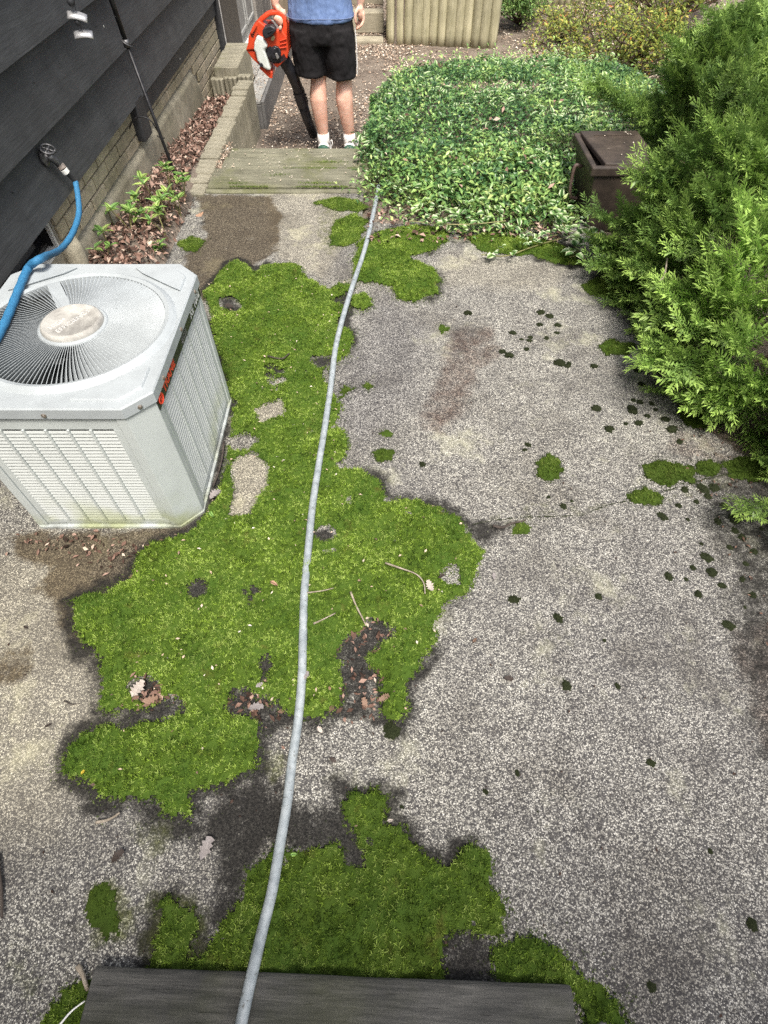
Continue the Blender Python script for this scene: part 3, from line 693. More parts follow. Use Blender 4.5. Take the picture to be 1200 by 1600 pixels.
for w in (.15, .14, .15, .15, .14, .15, .15): hs.append(MB().box(WX - .04, WX + .05 + .01 * random.random(), y, y + w - .012, -.5, 2.4).build('wall_board', GREYBOARD, bev=.004)); y += w
nlm = MB().lathe([(.0045, 0), (.0045, .0015), (.002, .0025)], 8).mesh('nail_head', BLACKTRIM); flm = MB().box(-.004, .004, -.0015, .0015, 0, .002).mesh('paint_chip', WHITEPAINT)
for a, c_ in ((68, 31), (92, 98), (53, 128), (104, 132), (80, 73), (33, 70), (150, 40), (162, 41), (210, 60), (258, 128), (20, 300), (120, 235)):
    q = atx(a, c_, WX + .030); hs.append(link('nail_head', nlm, None, q, (0, PI / 2, 0)))
for a, c_, w_ in ((249, 86, 1), (256, 88, 1.2), (275, 63, 1), (300, 16, .8), (281, 92, 2.4), (276, 73, 2), (162, 41, .8), (314, 63, .6)):
    q = atx(a, c_, WX + .034); hs.append(link('paint_chip', flm, None, q, (0, PI / 2, .2), (1.0, 1.2 * w_, 1)))
localize(hs, house)
POSTW = wood_mat('weathered_post', (.20, .155, .11), (.34, .28, .21), 'Z', .2, 6, .4, .6)
p_ = at(398, 44, -.36)
wp = MB().box(-.09, .09, -.08, .08, 0, 2.3).build('wooden_post', POSTW, bev=.012); wp.location = (-1.13, 8.05, -.37); tag(wp, 'weathered brown wooden post beside the grey door behind the leaf blower', 'post')

# ------------------------------------------------------------------ faucet
IRON = simple_mat('aged_brass', (.055, .055, .058), (.15, .15, .155), 60, .45, .7)
DARKIRON = simple_mat('black_metal', (.012, .012, .014), (.030, .030, .033), 40, .45, .5)
fp = atx(70, 246, WX + .038); fau = empty('outdoor_faucet', fp, 'old metal faucet with round handle on the black siding', 'faucet')
MB().lathe([(.032, -.004), (.032, .004), (.018, .010), (.014, .02)], 16).build('flange', IRON, fau).rotation_euler = (0, PI / 2, 0)
st = atx(95, 259, WX + .075); e_ = st - fp
fb = MB().tube(spline([(0, 0, 0), (.018, e_.y * .15, -.001), tuple(e_ * .7 + Vector((.004, 0, .006))), tuple(e_)], 5), [.014] * 15 + [.016], 12); fb.tube([(.016, 0, 0), (.026, -.002, .028)], .009, 10)
fb.build('spout', IRON, fau, True)
hw = MB()
for k in range(24):
    a = 2 * PI * k / 24; hw.v.append((0, 0, 0)) if 0 else None
ringp = [(.034 * math.cos(2 * PI * k / 24) * (1 + .08 * math.cos(12 * PI * k / 12)), .034 * math.sin(2 * PI * k / 24), 0) for k in range(25)]
hw.tube(ringp, .0055, 6); [hw.tube([(0, 0, 0), (.033 * math.cos(a), .033 * math.sin(a), 0)], .004, 5) for a in (0, PI / 2, PI, 1.5 * PI)]; hw.lathe([(.009, -.006), (.009, .006)], 10)
h_ = hw.build('handle', IRON, fau, True); h_.scale = (.8, .8, .8); h_.location = (.028, -.003, .032); h_.rotation_euler = (.2, .35, 0)

# blue hose from the faucet over the air conditioner
BLUE, nt, nn, L, P = nodes_of('blue_hose'); v = coords(nt)
wv = N(nt, 'ShaderNodeTexNoise', Scale=260, Detail=3); L.new(v, wv.inputs['Vector'])
r = ramp(nt, [(.3, (.015, .105, .235)), (.7, (.035, .20, .38))]); L.new(wv.outputs['Fac'], r.inputs[0]); L.new(r.outputs[0], P.inputs['Base Color']); P.inputs['Roughness'].default_value = .7; L.new(bump(nt, wv.outputs['Fac'], .5, .003), P.inputs['Normal'])
BLACKRUB = simple_mat('black_rubber', (.012, .012, .013), (.03, .03, .032), 30, .6)
ZL = .533
q1, q2, q3 = atx(98, 263, WX + .080), atx(104, 270, WX + .086), atx(118, 284, WX + .098)
path = [q3, atx(122, 308, -1.345), atx(123, 335, -1.335), atx(113, 365, -1.325), atx(94, 390, -1.31)]
path += [at(66, 403, ZL + .035) + Vector((0, 0, 0)), at(45, 418, ZL + .022), at(30, 450, ZL + .018), at(14, 490, ZL + .018), at(-6, 530, ZL + .018), at(-60, 620, ZL + .016)]
hb = empty('garden_hose', st, 'blue fabric garden hose from the faucet over the air conditioner top', 'hose')
hp = spline(path, 8); o = MB().tube(hp, [.0118 * (1 + .05 * math.sin(i * 1.7)) for i in range(len(hp))], 10).build('hose_tube', BLUE, None, True); localize([o], hb)
cpl = [MB().tube([st + (st - q1) * .4, q1.lerp(q2, .15)], [.0165, .0165], 12).build('coupling', simple_mat('tan_coupling', (.19, .16, .14), (.27, .23, .20), 40, .5)),
       MB().tube([q1.lerp(q2, .15), q2], [.0160, .0155], 12).build('white_collar', WHITEPAINT),
       MB().tube([q2, q2.lerp(q3, .5) + Vector((0, 0, .003)), q3 + (q3 - q2) * .08], [.0095, .0095, .0105], 10).build('strain_relief', BLACKRUB)]
localize(cpl, hb)

# ------------------------------------------------------------------ air conditioner
AX0, AX1, AY0, AY1, AH = -1.204, -.612, 1.054, 1.741, .533
ac_c = Vector(((AX0 + AX1) / 2, (AY0 + AY1) / 2, 0)); HXW, HYW = (AX1 - AX0) / 2, (AY1 - AY0) / 2
ac = empty('air_conditioner', ac_c, 'pale grey air conditioner unit with round fan grille and louvered sides', 'air conditioner')
def paint(name, base, dirt=.35, algae=True):
    m, nt, nn, L, P = nodes_of(name); v = coords(nt); geo = nt.nodes.new('ShaderNodeNewGeometry')
    n1 = N(nt, 'ShaderNodeTexNoise', Scale=9, Detail=7, Roughness=.65); L.new(geo.outputs['Position'], n1.inputs['Vector'])
    n2 = N(nt, 'ShaderNodeTexNoise', Scale=90, Detail=5, Roughness=.7); L.new(geo.outputs['Position'], n2.inputs['Vector'])
    c = mixc(nt, mrange(nt, n1.outputs['Fac'], .45, .72, 0, dirt), base, tuple(.62 * x for x in base))
    c = mixc(nt, mrange(nt, n2.outputs['Fac'], .62, .74, 0, .45), c, (.25, .25, .22))
    if algae:
        sp = nt.nodes.new('ShaderNodeSeparateXYZ'); L.new(geo.outputs['Position'], sp.inputs[0])
        low = mrange(nt, sp.outputs['Z'], .0, .17, .8, 0); n3 = N(nt, 'ShaderNodeTexNoise', Scale=6, Detail=5); L.new(geo.outputs['Position'], n3.inputs['Vector'])
        k = maths(nt, 'MULTIPLY', low, mrange(nt, n3.outputs['Fac'], .47, .62)); c = mixc(nt, k, c, (.30, .33, .14))
        low2 = mrange(nt, sp.outputs['Z'], .0, .03, .8, 0); c = mixc(nt, maths(nt, 'MULTIPLY', low2, mrange(nt, n1.outputs['Fac'], .45, .6)), c, (.06, .055, .04))
    L.new(c, P.inputs['Base Color']); P.inputs['Roughness'].default_value = .42; P.inputs['Specular IOR Level'].default_value = .4
    L.new(bump(nt, n2.outputs['Fac'], .06, .002), P.inputs['Normal']); return m
ACP = paint('ac_paint', (.47, .505, .50)); ACL = paint('ac_lid_paint', (.365, .395, .41), .45, False)
ACS = paint('ac_louver_paint', (.50, .525, .515), .2)
COIL = simple_mat('coil_shadow', (.03, .033, .033), (.06, .065, .065), 200, .8)
CH = .063
MB().box(-HXW + .04, HXW - .04, -HYW + .04, HYW - .04, .02, AH - .05).build('coil', COIL, ac)
ST = AH - .026                                               # top of the side panels
def corner(sx_, sy_):
    b = MB(); x0, x1 = HXW - CH, HXW; y0, y1 = HYW - CH, HYW; t = .012
    pts = [(x1 - t * 0, y0), (x0, y1)]
    wing = .028
    poly = [(x1, y0 - wing), (x1, y0), (x0, y1), (x0 - wing, y1), (x0 - wing, y1 - t), (x0 - t * .4, y1 - t), (x1 - t, y0 - t * .4), (x1 - t, y0 - wing)]
    vs = [(sx_ * x, sy_ * y, z) for z in (.008, ST) for x, y in poly]; n = len(poly)
    b.add(vs, [tuple(range(n)), tuple(range(n, 2 * n))] + [(i, (i + 1) % n, n + (i + 1) % n, n + i) for i in range(n)])
    return b.build('corner_post', ACP, ac, bev=.002)
for a_, b_ in ((1, 1), (1, -1), (-1, 1), (-1, -1)): corner(a_, b_)
MB().add([(x, y, z) for z in (-.005, .012) for x, y in ((HXW - CH + .002, -HYW - .004), (HXW + .004, -HYW + CH - .002), (HXW + .004, HYW - CH), (HXW - CH, HYW + .004), (-HXW + CH, HYW + .004), (-HXW - .004, HYW - CH), (-HXW - .004, -HYW + CH), (-HXW + CH, -HYW - .004))],
   [tuple(range(8)), tuple(range(8, 16))] + [(i, (i + 1) % 8, 8 + (i + 1) % 8, 8 + i) for i in range(8)]).build('base_pan', ACP, ac, bev=.002)
def louver_panel(width, loc, rz, top_band, ribs):
    """panel in local x (width), facing -y"""
    w = width / 2; z0, z1 = .020, ST - .002; zt = z1 - top_band
    fr = MB().box(-w, w, 0, .008, zt, z1).box(-w, w, 0, .008, z0, z0 + .022).box(-w, -w + .022, 0, .008, z0 + .022, zt).box(w - .022, w, 0, .008, z0 + .022, zt)
    f = fr.build('louver_panel', ACP, ac, bev=.0015); f.location = loc; f.rotation_euler = (0, 0, rz)
    ns = 31; pitch = (zt - z0 - .024) / ns; me = MB().add([(-w + .02, .006, 0), (w - .02, .006, 0), (w - .02, -.0005, pitch * .04), (-w + .02, -.0005, pitch * .04), (-w + .02, .0025, pitch * .68), (w - .02, .0025, pitch * .68)],
        [(0, 1, 2, 3), (3, 2, 5, 4), (0, 4, 5, 1), (0, 3, 4), (1, 5, 2)]).mesh('slat', ACS)
    for k in range(ns): link('slat', me, f, (0, 0, z0 + .022 + k * pitch))
    rb = MB().box(-.0034, .0034, -.0035, .006, 0, zt - z0 - .022).mesh('rib', ACP)
    for k in range(ribs): link('rib', rb, f, (-w + .022 + (width - .044) * (k + 1) / (ribs + 1), 0, z0 + .022))
    return f
PW, PD = 2 * (HXW - CH) - .058, 2 * (HYW - CH) - .058
louver_panel(PW, (0, -HYW + .004, 0), 0, .055, 5)
louver_panel(PD, (HXW - .004, 0, 0), PI / 2, .045, 5)
louver_panel(PW, (0, HYW - .004, 0), PI, .055, 5)
louver_panel(PD, (-HXW + .004, 0, 0), -PI / 2, .045, 5)
# lid: octagon with a round opening
ov = .006; ox, oy = HXW + ov, HYW + ov; oc = .066; RO = .262
octo = [(ox - oc, -oy), (ox, -oy + oc), (ox, oy - oc), (ox - oc, oy), (-ox + oc, oy), (-ox, oy - oc), (-ox, -oy + oc), (-ox + oc, -oy)]
def oct_r(a):
    d = (math.cos(a), math.sin(a)); best = 1e9
    for i in range(8):
        p, q = octo[i], octo[(i + 1) % 8]; ex, ey = q[0] - p[0], q[1] - p[1]; den = d[0] * ey - d[1] * ex
        if abs(den) < 1e-9: continue
        t = (p[0] * ey - p[1] * ex) / den; u = (p[0] * d[1] - p[1] * d[0]) / den
        if t > 0 and -1e-6 <= u <= 1 + 1e-6: best = min(best, t)
    return best
angs = sorted(set([round(2 * PI * k / 72, 6) for k in range(72)] + [round(math.atan2(p[1], p[0]) % (2 * PI), 6) for p in octo]))
na = len(angs); lid = MB(); prof = []
for a in angs:
    R = oct_r(a); c_, s_ = math.cos(a), math.sin(a)
    for r_, z_ in ((RO, AH - .022), (RO, AH + .006), (RO + .012, AH + .010), (RO + .022, AH + .004), (min(RO + .03, R - .006), AH - .003), (R - .004, AH), (R, AH - .004), (R, AH - .034), (R - .006, AH - .034)): lid.v.append((r_ * c_, r_ * s_, z_))
for i in range(na):
    j = (i + 1) % na
    for k in range(8): lid.f.append((i * 9 + k, j * 9 + k, j * 9 + k + 1, i * 9 + k + 1))
lo_ = lid.build('lid', ACL, ac)
for p in lo_.data.polygons: p.use_smooth = False
# raised corner pads on the lid
for sx_, sy_ in ((1, 1), (1, -1), (-1, 1), (-1, -1)):
    q = [(ox - oc - .012, oy - .028), (ox - .03, oy - oc - .012), (ox - .03, oy - oc - .095), (ox - .062, oy - oc - .075), (ox - oc - .11, oy - .06), (ox - oc - .14, oy - .028)]
    vs = [(sx_ * x, sy_ * y, AH - .002) for x, y in q] + [(sx_ * (x * .985), sy_ * (y * .985), AH + .005) for x, y in q]; n = len(q)
    MB().add(vs, [tuple(range(n)), tuple(range(n, 2 * n))] + [(i, (i + 1) % n, n + (i + 1) % n, n + i) for i in range(n)]).build('lid_pad', ACL, ac, bev=.002)
# grille fins
NF = 124; fin = MB(); seg = 6
for i in range(seg + 1):
    t = i / seg; r_ = .093 + t * (RO - .002 - .093); off = .016 * t * t; hh = .020 * (1 - .25 * t); tl = -.0115
    fin.v += [(r_, off, 0), (r_, off + .0016, 0), (r_, off + tl + .0016, -hh), (r_, off + tl, -hh)]
for i in range(seg):
    for j in range(4): fin.f.append((i * 4 + j, i * 4 + (j + 1) % 4, (i + 1) * 4 + (j + 1) % 4, (i + 1) * 4 + j))
fin.f += [(0, 1, 2, 3), tuple(seg * 4 + j for j in (3, 2, 1, 0))]
fm = fin.mesh('grille_fin', ACL); SPOKE = math.radians(122)
for k in range(NF):
    a = 2 * PI * k / NF
    if abs((a - SPOKE + .055 + PI) % (2 * PI) - PI) < .085: continue
    link('grille_fin', fm, ac, (0, 0, AH + .006), (0, 0, a))
sp_ = MB().box(.09, RO, -.020, .020, -.006, .004).build('grille_spoke', ACL, ac, bev=.002); sp_.location = (0, 0, AH + .002); sp_.rotation_euler = (0, 0, SPOKE)
MB().lathe([(.098, AH - .016), (.098, AH + .008), (.091, AH + .012), (.089, AH + .010)], 48).build('hub_ring', ACL, ac, True)
m, nt, nn, L, P = nodes_of('weathered_cap'); v = coords(nt); f = noise(nt, v, 14, 6, .65); r = ramp(nt, [(.36, (.22, .21, .195)), (.5, (.33, .32, .295)), (.64, (.44, .43, .40))]); L.new(f, r.inputs[0]); L.new(r.outputs[0], P.inputs['Base Color']); P.inputs['Roughness'].default_value = .7; L.new(bump(nt, noise(nt, v, 120, 4), .12, .003), P.inputs['Normal'])
CAP = m
MB().lathe([(.088, AH - .01), (.088, AH + .012), (.085, AH + .020), (.078, AH + .025), (.076, AH + .0235)], 48).build('hub_cap', CAP, ac, True)
def text(body, size, mat, parent, loc, rot, extrude=.0006, name='lettering', align='CENTER', bold=0.0, sx=1.0):
    cu = bpy.data.curves.new(name, 'FONT'); cu.body = body; cu.size = size; cu.extrude = extrude; cu.align_x = align; cu.align_y = 'CENTER'; cu.offset = bold
    cu.resolution_u = 3; cu.materials.append(mat); o = bpy.data.objects.new(name, cu); COL.objects.link(o); me = bpy.data.meshes.new_from_object(o.evaluated_get(bpy.context.evaluated_depsgraph_get())); me.name = name; bpy.data.objects.remove(o); o = link(name, me, parent, loc, rot, (sx, 1, 1)); return o
PALELET = simple_mat('pale_lettering', (.46, .45, .43), (.54, .53, .51), 40, .6)
th_ = math.radians(62); nv = Vector((-math.sin(th_), math.cos(th_), 0))
text('HIGH', .023, PALELET, ac, nv * .016 + Vector((-.016, -.028, AH + .0242)), (0, 0, th_), .0008, bold=.0006)
text('EFFICIENCY', .0235, PALELET, ac, -nv * .013 + Vector((.0, 0, AH + .0242)), (0, 0, th_), .0008, bold=.0006)
# fan below the grille
FANM = simple_mat('fan_metal', (.05, .055, .06), (.12, .13, .14), 25, .5, .4)
fan = MB()
for k in range(3):
    a0 = 2 * PI * k / 3 + .4
    n0 = len(fan.v)
    for t in range(6):
        a = a0 + t * .13
        for r_ in (.07, .245): fan.v.append((r_ * math.cos(a), r_ * math.sin(a), AH - .11 + t * .012))
    fan.f += [(n0 + 2 * t, n0 + 2 * t + 1, n0 + 2 * t + 3, n0 + 2 * t + 2) for t in range(5)]
fan.build('fan_blade', FANM, ac)
MB().lathe([(.075, AH - .16), (.075, AH - .04), (.06, AH - .03)], 24).build('fan_motor', FANM, ac, True)
MB().lathe([(.262, AH - .14), (.262, AH - .022), (.258, AH - .022), (.256, AH - .14)], 48).build('fan_shroud', COIL, ac, True)
lab = MB().box(-.025, .025, -.014, .014, 0, .002).build('motor_label', WHITEPAINT, ac); lab.location = (-.02, -.128, AH - .025)
# nameplate on the right side, under the lid
BLK = simple_mat('nameplate_black', (.010, .011, .011), (.018, .020, .019), 60, .35); ORG = simple_mat('nameplate_orange', (.55, .045, .02), (.62, .06, .025), 60, .4); SIL = simple_mat('nameplate_silver', (.55, .56, .55), (.65, .66, .65), 60, .4)
NPX = HXW + .002; NPZ = ST - .0255
MB().box(HXW - .003, NPX, -HYW + CH + .002, HYW - CH - .002, NPZ - .019, NPZ + .019).build('nameplate', BLK, ac, bev=.0008)
RT = (PI / 2, 0, PI / 2)
text('TRANE', .034, ORG, ac, (NPX + .0004, -HYW + CH + .125, NPZ), RT, .0004, bold=.0012, sx=1.18)
lg = MB(); lg.tube([(0, .0155 * math.cos(2 * PI * k / 24), .0135 * math.sin(2 * PI * k / 24)) for k in range(25)], .0026, 5); lg.box(-.0012, .0012, -.009, .009, .003, .0075).box(-.0012, .0012, -.0022, .0022, -.010, .003)
lgo = lg.build('logo', ORG, ac); lgo.location = (NPX + .0008, -HYW + CH + .030, NPZ)
text('XE 1000', .034, SIL, ac, (NPX + .0004, HYW - CH - .085, NPZ), RT, .0004, bold=.0006, sx=1.12)
GREYPRINT = simple_mat('grey_print', (.12, .125, .125), (.2, .2, .2), 300, .5)
for k in range(3): text('High Efficiency', .0105, GREYPRINT, ac, (NPX + .0004, HYW - CH - .245, NPZ + .010 - .010 * k), RT, .0002)
SCREW = simple_mat('rusty_screw', (.16, .11, .07), (.42, .40, .37), 90, .5, .6)
sc_ = MB().lathe([(.0065, 0), (.0065, .003), (.003, .005)], 8).mesh('screw', SCREW)
for (x, y, rx, rz_) in ((-.10, -oy, PI / 2, 0), (.03, -oy, PI / 2, 0), (-.22, -oy, PI / 2, 0), (ox - oc * .5, -oy + oc * .5, PI / 2, PI / 4), (ox, -.20, PI / 2, PI / 2), (ox, .02, PI / 2, PI / 2), (ox, .22, PI / 2, PI / 2)): link('screw', sc_, ac, (x, y, AH - .022), (rx, 0, rz_))

# insulated pipe through the basement window
PIPE = simple_mat('pipe_foam', (.10, .085, .08), (.16, .14, .13), 30, .8)
pp_ = MB().tube(spline([(WX - .06, 1.98, .30), (WX + .05, 1.96, .32), (-1.32, 1.90, .27), (-1.20, 1.80, .16), (-1.15, 1.74, .10)], 6), .024, 10).build('refrigerant_pipe', PIPE, smooth=True); tag(pp_, 'grey brown insulated pipe from the basement window to the air conditioner', 'pipe')
# ------------------------------------------------------------------ near board, timber step, edging, deck, planter, stairs
NEARWOOD = wood_mat('grey_plank', (.045, .046, .044), (.165, .16, .148), 'X', .25, 7, .8, .85)
a_, b_ = at(147, 1513, .045), at(893, 1543, .045); ang = math.atan2(b_.y - a_.y, b_.x - a_.x); ln = (b_ - a_).length
nb = MB(); nx_ = 40
for k in range(nx_ + 1):
    x = ln * k / nx_; w = .003 * (fbm(x, 0, 9) - .5); nb.v += [(x + (.0 if 0 < k < nx_ else 0), w, 0), (x, w + .004, .040), (x, w - .003, .046), (x, -.19, .046), (x, -.193, .040), (x, -.193, 0)]
for k in range(nx_):
    for j in range(6): nb.f.append((k * 6 + j, k * 6 + (j + 1) % 6, (k + 1) * 6 + (j + 1) % 6, (k + 1) * 6 + j))
nb.f += [tuple(range(6)), tuple(nx_ * 6 + j for j in range(5, -1, -1))]
o = nb.build('wooden_board', NEARWOOD, bev=.003); o.location = (a_.x, a_.y, .0); o.rotation_euler = (0, 0, ang); tag(o, 'weathered grey wooden board lying at the near end of the patio', 'board')

TIMBER = wood_mat('mossy_timber', (.115, .112, .078), (.28, .27, .20), 'X', .9, 5, .8, .85)
ts = empty('timber_step', (-.6, 3.85, 0), 'wide mossy timber step behind the patio in front of the person', 'step')
rows_ = [(3.500, 3.530, .016), (3.536, 3.782, .030), (3.790, 3.966, .026), (3.973, 4.090, .030)]; tl_ = []
for i, (y0, y1, zt) in enumerate(rows_):
    x0 = [-1.065, -1.055, -1.02, -1.0][i]; x1 = -.10 + .02 * (i % 2)
    b = MB(); n = 24
    for k in range(n + 1):
        x = x0 + (x1 - x0) * k / n; w = .008 * (fbm(x, y0, 4) - .5); dz = .008 * (fbm(x + 9, y0, 3) - .5)
        b.v += [(x, y0 + w, zt - .16), (x, y0 + w, zt - .012 + dz), (x, y0 + w + .010, zt + dz), (x, y1 - .010, zt + dz * .6), (x, y1, zt - .012 + dz), (x, y1, zt - .16)]
    for k in range(n):
        for j in range(6): b.f.append((k * 6 + j, k * 6 + (j + 1) % 6, (k + 1) * 6 + (j + 1) % 6, (k + 1) * 6 + j))
    b.f += [tuple(range(6)), tuple(n * 6 + j for j in range(5, -1, -1))]
    tl_.append(b.build('timber', TIMBER))
tl_.append(MB().box(-1.0, -.1, 4.00, 4.085, -.40, -.135).build('riser', TIMBER, bev=.006))
localize(tl_, ts)
# moss in the joints of the step
def strip(pts, w, n, hh, seed, col=(.25, .95), name='moss_strip', label=None, parent=None):
    rg = np.random.default_rng(seed); P_ = np.array([tuple(p) for p in spline(pts, 10)]); t = rg.random(n) * (len(P_) - 1.001); i = t.astype(int); f = (t - i)[:, None]
    pos = P_[i] * (1 - f) + P_[i + 1] * f; pos[:, 1] += rg.normal(0, w * .7, n); pos[:, 0] += rg.normal(0, w * 2.5, n); k = fbm(pos[:, 0], pos[:, 1], 8, 3) > .42; pos = pos[k]; n = len(pos)
    R = rotmats(rg.random(n) * 6.28, rg.normal(0, .35, n), rg.normal(0, .35, n))
    me = scatter(name, MOSS_TV, MOSS_TF, pos, R, hh * (.6 + .6 * rg.random(n)), MOSS, rnd=col[0] + (col[1] - col[0]) * rg.random(n), tattrs={'shade': np.full(len(MOSS_TV), .35)})
    o = link(name, me)
    if parent: localize([o], parent); o['kind'] = 'stuff'
    return o
for (pts, w, n) in (([(-1.06, 3.532, .024), (-.5, 3.533, .024), (-.12, 3.533, .024)], .010, 4600), ([(-.80, 3.786, .026), (-.4, 3.786, .026), (-.12, 3.786, .026)], .010, 2800), ([(-.42, 3.87, .028), (-.34, 3.88, .028), (-.26, 3.87, .028)], .016, 800), ([(-.68, 3.66, .034), (-.6, 3.68, .034)], .014, 400), ([(-1.05, 3.545, .034), (-.85, 3.56, .034)], .012, 900), ([(-.5, 3.56, .034), (-.3, 3.56, .034)], .014, 900)):
    strip(pts, w, n // 3, .005, n, parent=ts)

STAKE = wood_mat('grey_stake', (.17, .155, .11), (.38, .355, .28), 'Z', .7, 6, .6, .7)
def stake_mesh(w, d, h, flutes=3):
    """upright timber with a fluted face towards +x"""
    prof = [(-d, -w / 2), (-d, w / 2)]; n = flutes * 6
    for k in range(n + 1):
        t = k / n; y = w / 2 - w * t; prof.append((-.030 + .030 * abs(math.sin(PI * flutes * t)) ** .4, y))
    vs = [(x, y, z) for z in (0, h) for x, y in prof]; m_ = len(prof)
    return MB().add(vs, [tuple(range(m_)), tuple(range(m_, 2 * m_))] + [(i, (i + 1) % m_, m_ + (i + 1) % m_, m_ + i) for i in range(m_)]).mesh('stake', STAKE)
for n_ in STAKE.node_tree.nodes:
    if n_.type == 'MAP_RANGE' and abs(n_.inputs[3].default_value - .8) < 1e-4 and abs(n_.inputs[4].default_value - 1.15) < 1e-4: n_.inputs[3].default_value = .93; n_.inputs[4].default_value = 1.06
pal = empty('palisade_edging', (-1.07, 4.5, -.36), 'low weathered stake edging between the leaf bed and the sunken path', 'edging')
y = 3.46; meshes_ = [stake_mesh(.070, .125, .40, 2), stake_mesh(.076, .130, .40, 2), stake_mesh(.066, .12, .40, 2)]; i = 0; sts = []
while y < 5.45:
    me = meshes_[i % 3]; w = (.070, .076, .066)[i % 3]
    o = link('stake', me, None, (-1.072 + .006 * random.random() + .0, y + w / 2, -.395 + .010 * random.random() + .004), (random.uniform(-.006, .006), random.uniform(-.015, .015), random.uniform(-.01, .01))); bevel(o, .004, 1); sts.append(o); y += w + .002; i += 1
localize(sts, pal)
pal2 = empty('palisade_edging', (-1.3, 5.6, -.36), 'short raised row of grey stakes against the house corner', 'edging'); sts = []
for k in range(3): sts.append(link('stake', stake_mesh(.108, .08, .36), None, (-1.435 + .055 + .112 * k, 5.555, -.36 + .01 * k), (0, 0, -PI / 2)))
y = 5.60
for k in range(6): sts.append(link('stake', stake_mesh(.108, .20, .43), None, (-1.20 + .006 * random.random(), y + .054, -.36 + .012 * random.random()))); y += .111
for o in sts: bevel(o, .005, 1)
localize(sts, pal2)
DECKW = wood_mat('grey_deck', (.23, .225, .21), (.37, .36, .34), 'Y', 0, 5, .35, .4); DECKSIDE = simple_mat('deck_side_paint', (.11, .107, .103), (.16, .155, .15), 12, .7)
dk_ = empty('door_platform', (-1.2, 6.4, -.36), 'low grey wooden platform by the door with litter on top', 'platform'); ds = []
for k in range(3): ds.append(MB().box(-1.44 + .13 * k, -1.44 + .13 * k + .126, 5.60 if k > 1 else 6.30, 7.9, -.185, -.160).build('deck_board', DECKW, bev=.003))
ds.append(MB().box(-1.048, -1.022, 5.585, 7.9, -.365, -.158).build('side_board', DECKSIDE, bev=.004)); ds.append(MB().box(-1.2, -1.05, 5.585, 5.61, -.365, -.19).build('end_board', DECKSIDE)); localize(ds, dk_)

LOG = wood_mat('pale_log', (.34, .315, .19), (.54, .50, .35), 'Z', .35, 5, .5, .7)
def log_mesh(r_, h, seed):
    rg = np.random.default_rng(seed); n = 14; b = MB(); rings = []
    ph = rg.random(3) * 6
    for z in np.linspace(0, h, 7):
        for k in range(n):
            a = 2 * PI * k / n; rr = r_ * (1 + .05 * math.sin(3 * a + ph[0]) + .03 * math.sin(5 * a + z * 6 + ph[1])); b.v.append((rr * math.cos(a), rr * math.sin(a), z))
    for i in range(6):
        for k in range(n): b.f.append((i * n + k, i * n + (k + 1) % n, (i + 1) * n + (k + 1) % n, (i + 1) * n + k))
    b.f += [tuple(range(n))[::-1], tuple(6 * n + k for k in range(n))]
    return b.mesh('log', LOG, True)
LM = [log_mesh(.051 + .004 * k, .78, k) for k in range(4)]
plt = empty('log_planter', (.65, 8.3, -.36), 'raised planter walled with upright pale logs behind the ivy', 'planter'); ls = []
pA, pB = at(612, 70, -.36), at(768, 77, -.36); n = 13
for k in range(n):
    q = pA.lerp(pB, k / (n - 1)); o = link('log', LM[k % 4], None, (q.x, q.y + .05, -.40 + .02 * random.random()), (random.uniform(-.015, .015), random.uniform(-.02, .02), k * 1.1)); ls.append(o)
for k in range(1, 7):
    ls.append(link('log', LM[k % 4], None, (pB.x + .015 * k, pB.y + .05 + .105 * k, -.39), (0, 0, k))); ls.append(link('log', LM[(k + 1) % 4], None, (pA.x, pA.y + .05 + .105 * k, -.39), (0, 0, k)))
ls.append(MB().box(pA.x + .03, pB.x - .02, 8.1, 8.75, -.5, .30).build('planter_soil', SOIL)); localize(ls, plt)
STAIRW = wood_mat('stair_timber', (.27, .24, .175), (.43, .39, .30), 'X', .15, 5, .45, .5)
stt = empty('timber_stairs', (-.5, 8.6, -.36), 'weathered timber stairs with pale litter rising behind the person', 'stairs'); ss = []
for k, (y0, z0, z1) in enumerate(((8.12, -.42, -.325), (8.42, -.33, -.14), (8.80, -.15, .05), (9.18, .04, .24), (9.56, .23, .43))):
    ss.append(MB().box(-1.0, -.005, y0, y0 + .19, z0, z1).build('timber', STAIRW, bev=.012)); ss.append(MB().box(-1.0, -.01, y0 + .19, y0 + .60, z0 - .1, z1 - .008).build('tread_fill', SOIL))
localize(ss, stt)
edg = empty('log_edging', (2.9, 10.6, .2), 'row of short dark upright logs at the far top edge', 'edging'); es = []
ea, eb = atg(830, 12), atg(1010, 6)
for k in range(18):
    q = ea.lerp(eb, k / 17); o = link('log', LM[k % 4], None, (q.x, q.y + .05, q.z - .05), (0, 0, k)); es.append(o)
localize(es, edg)

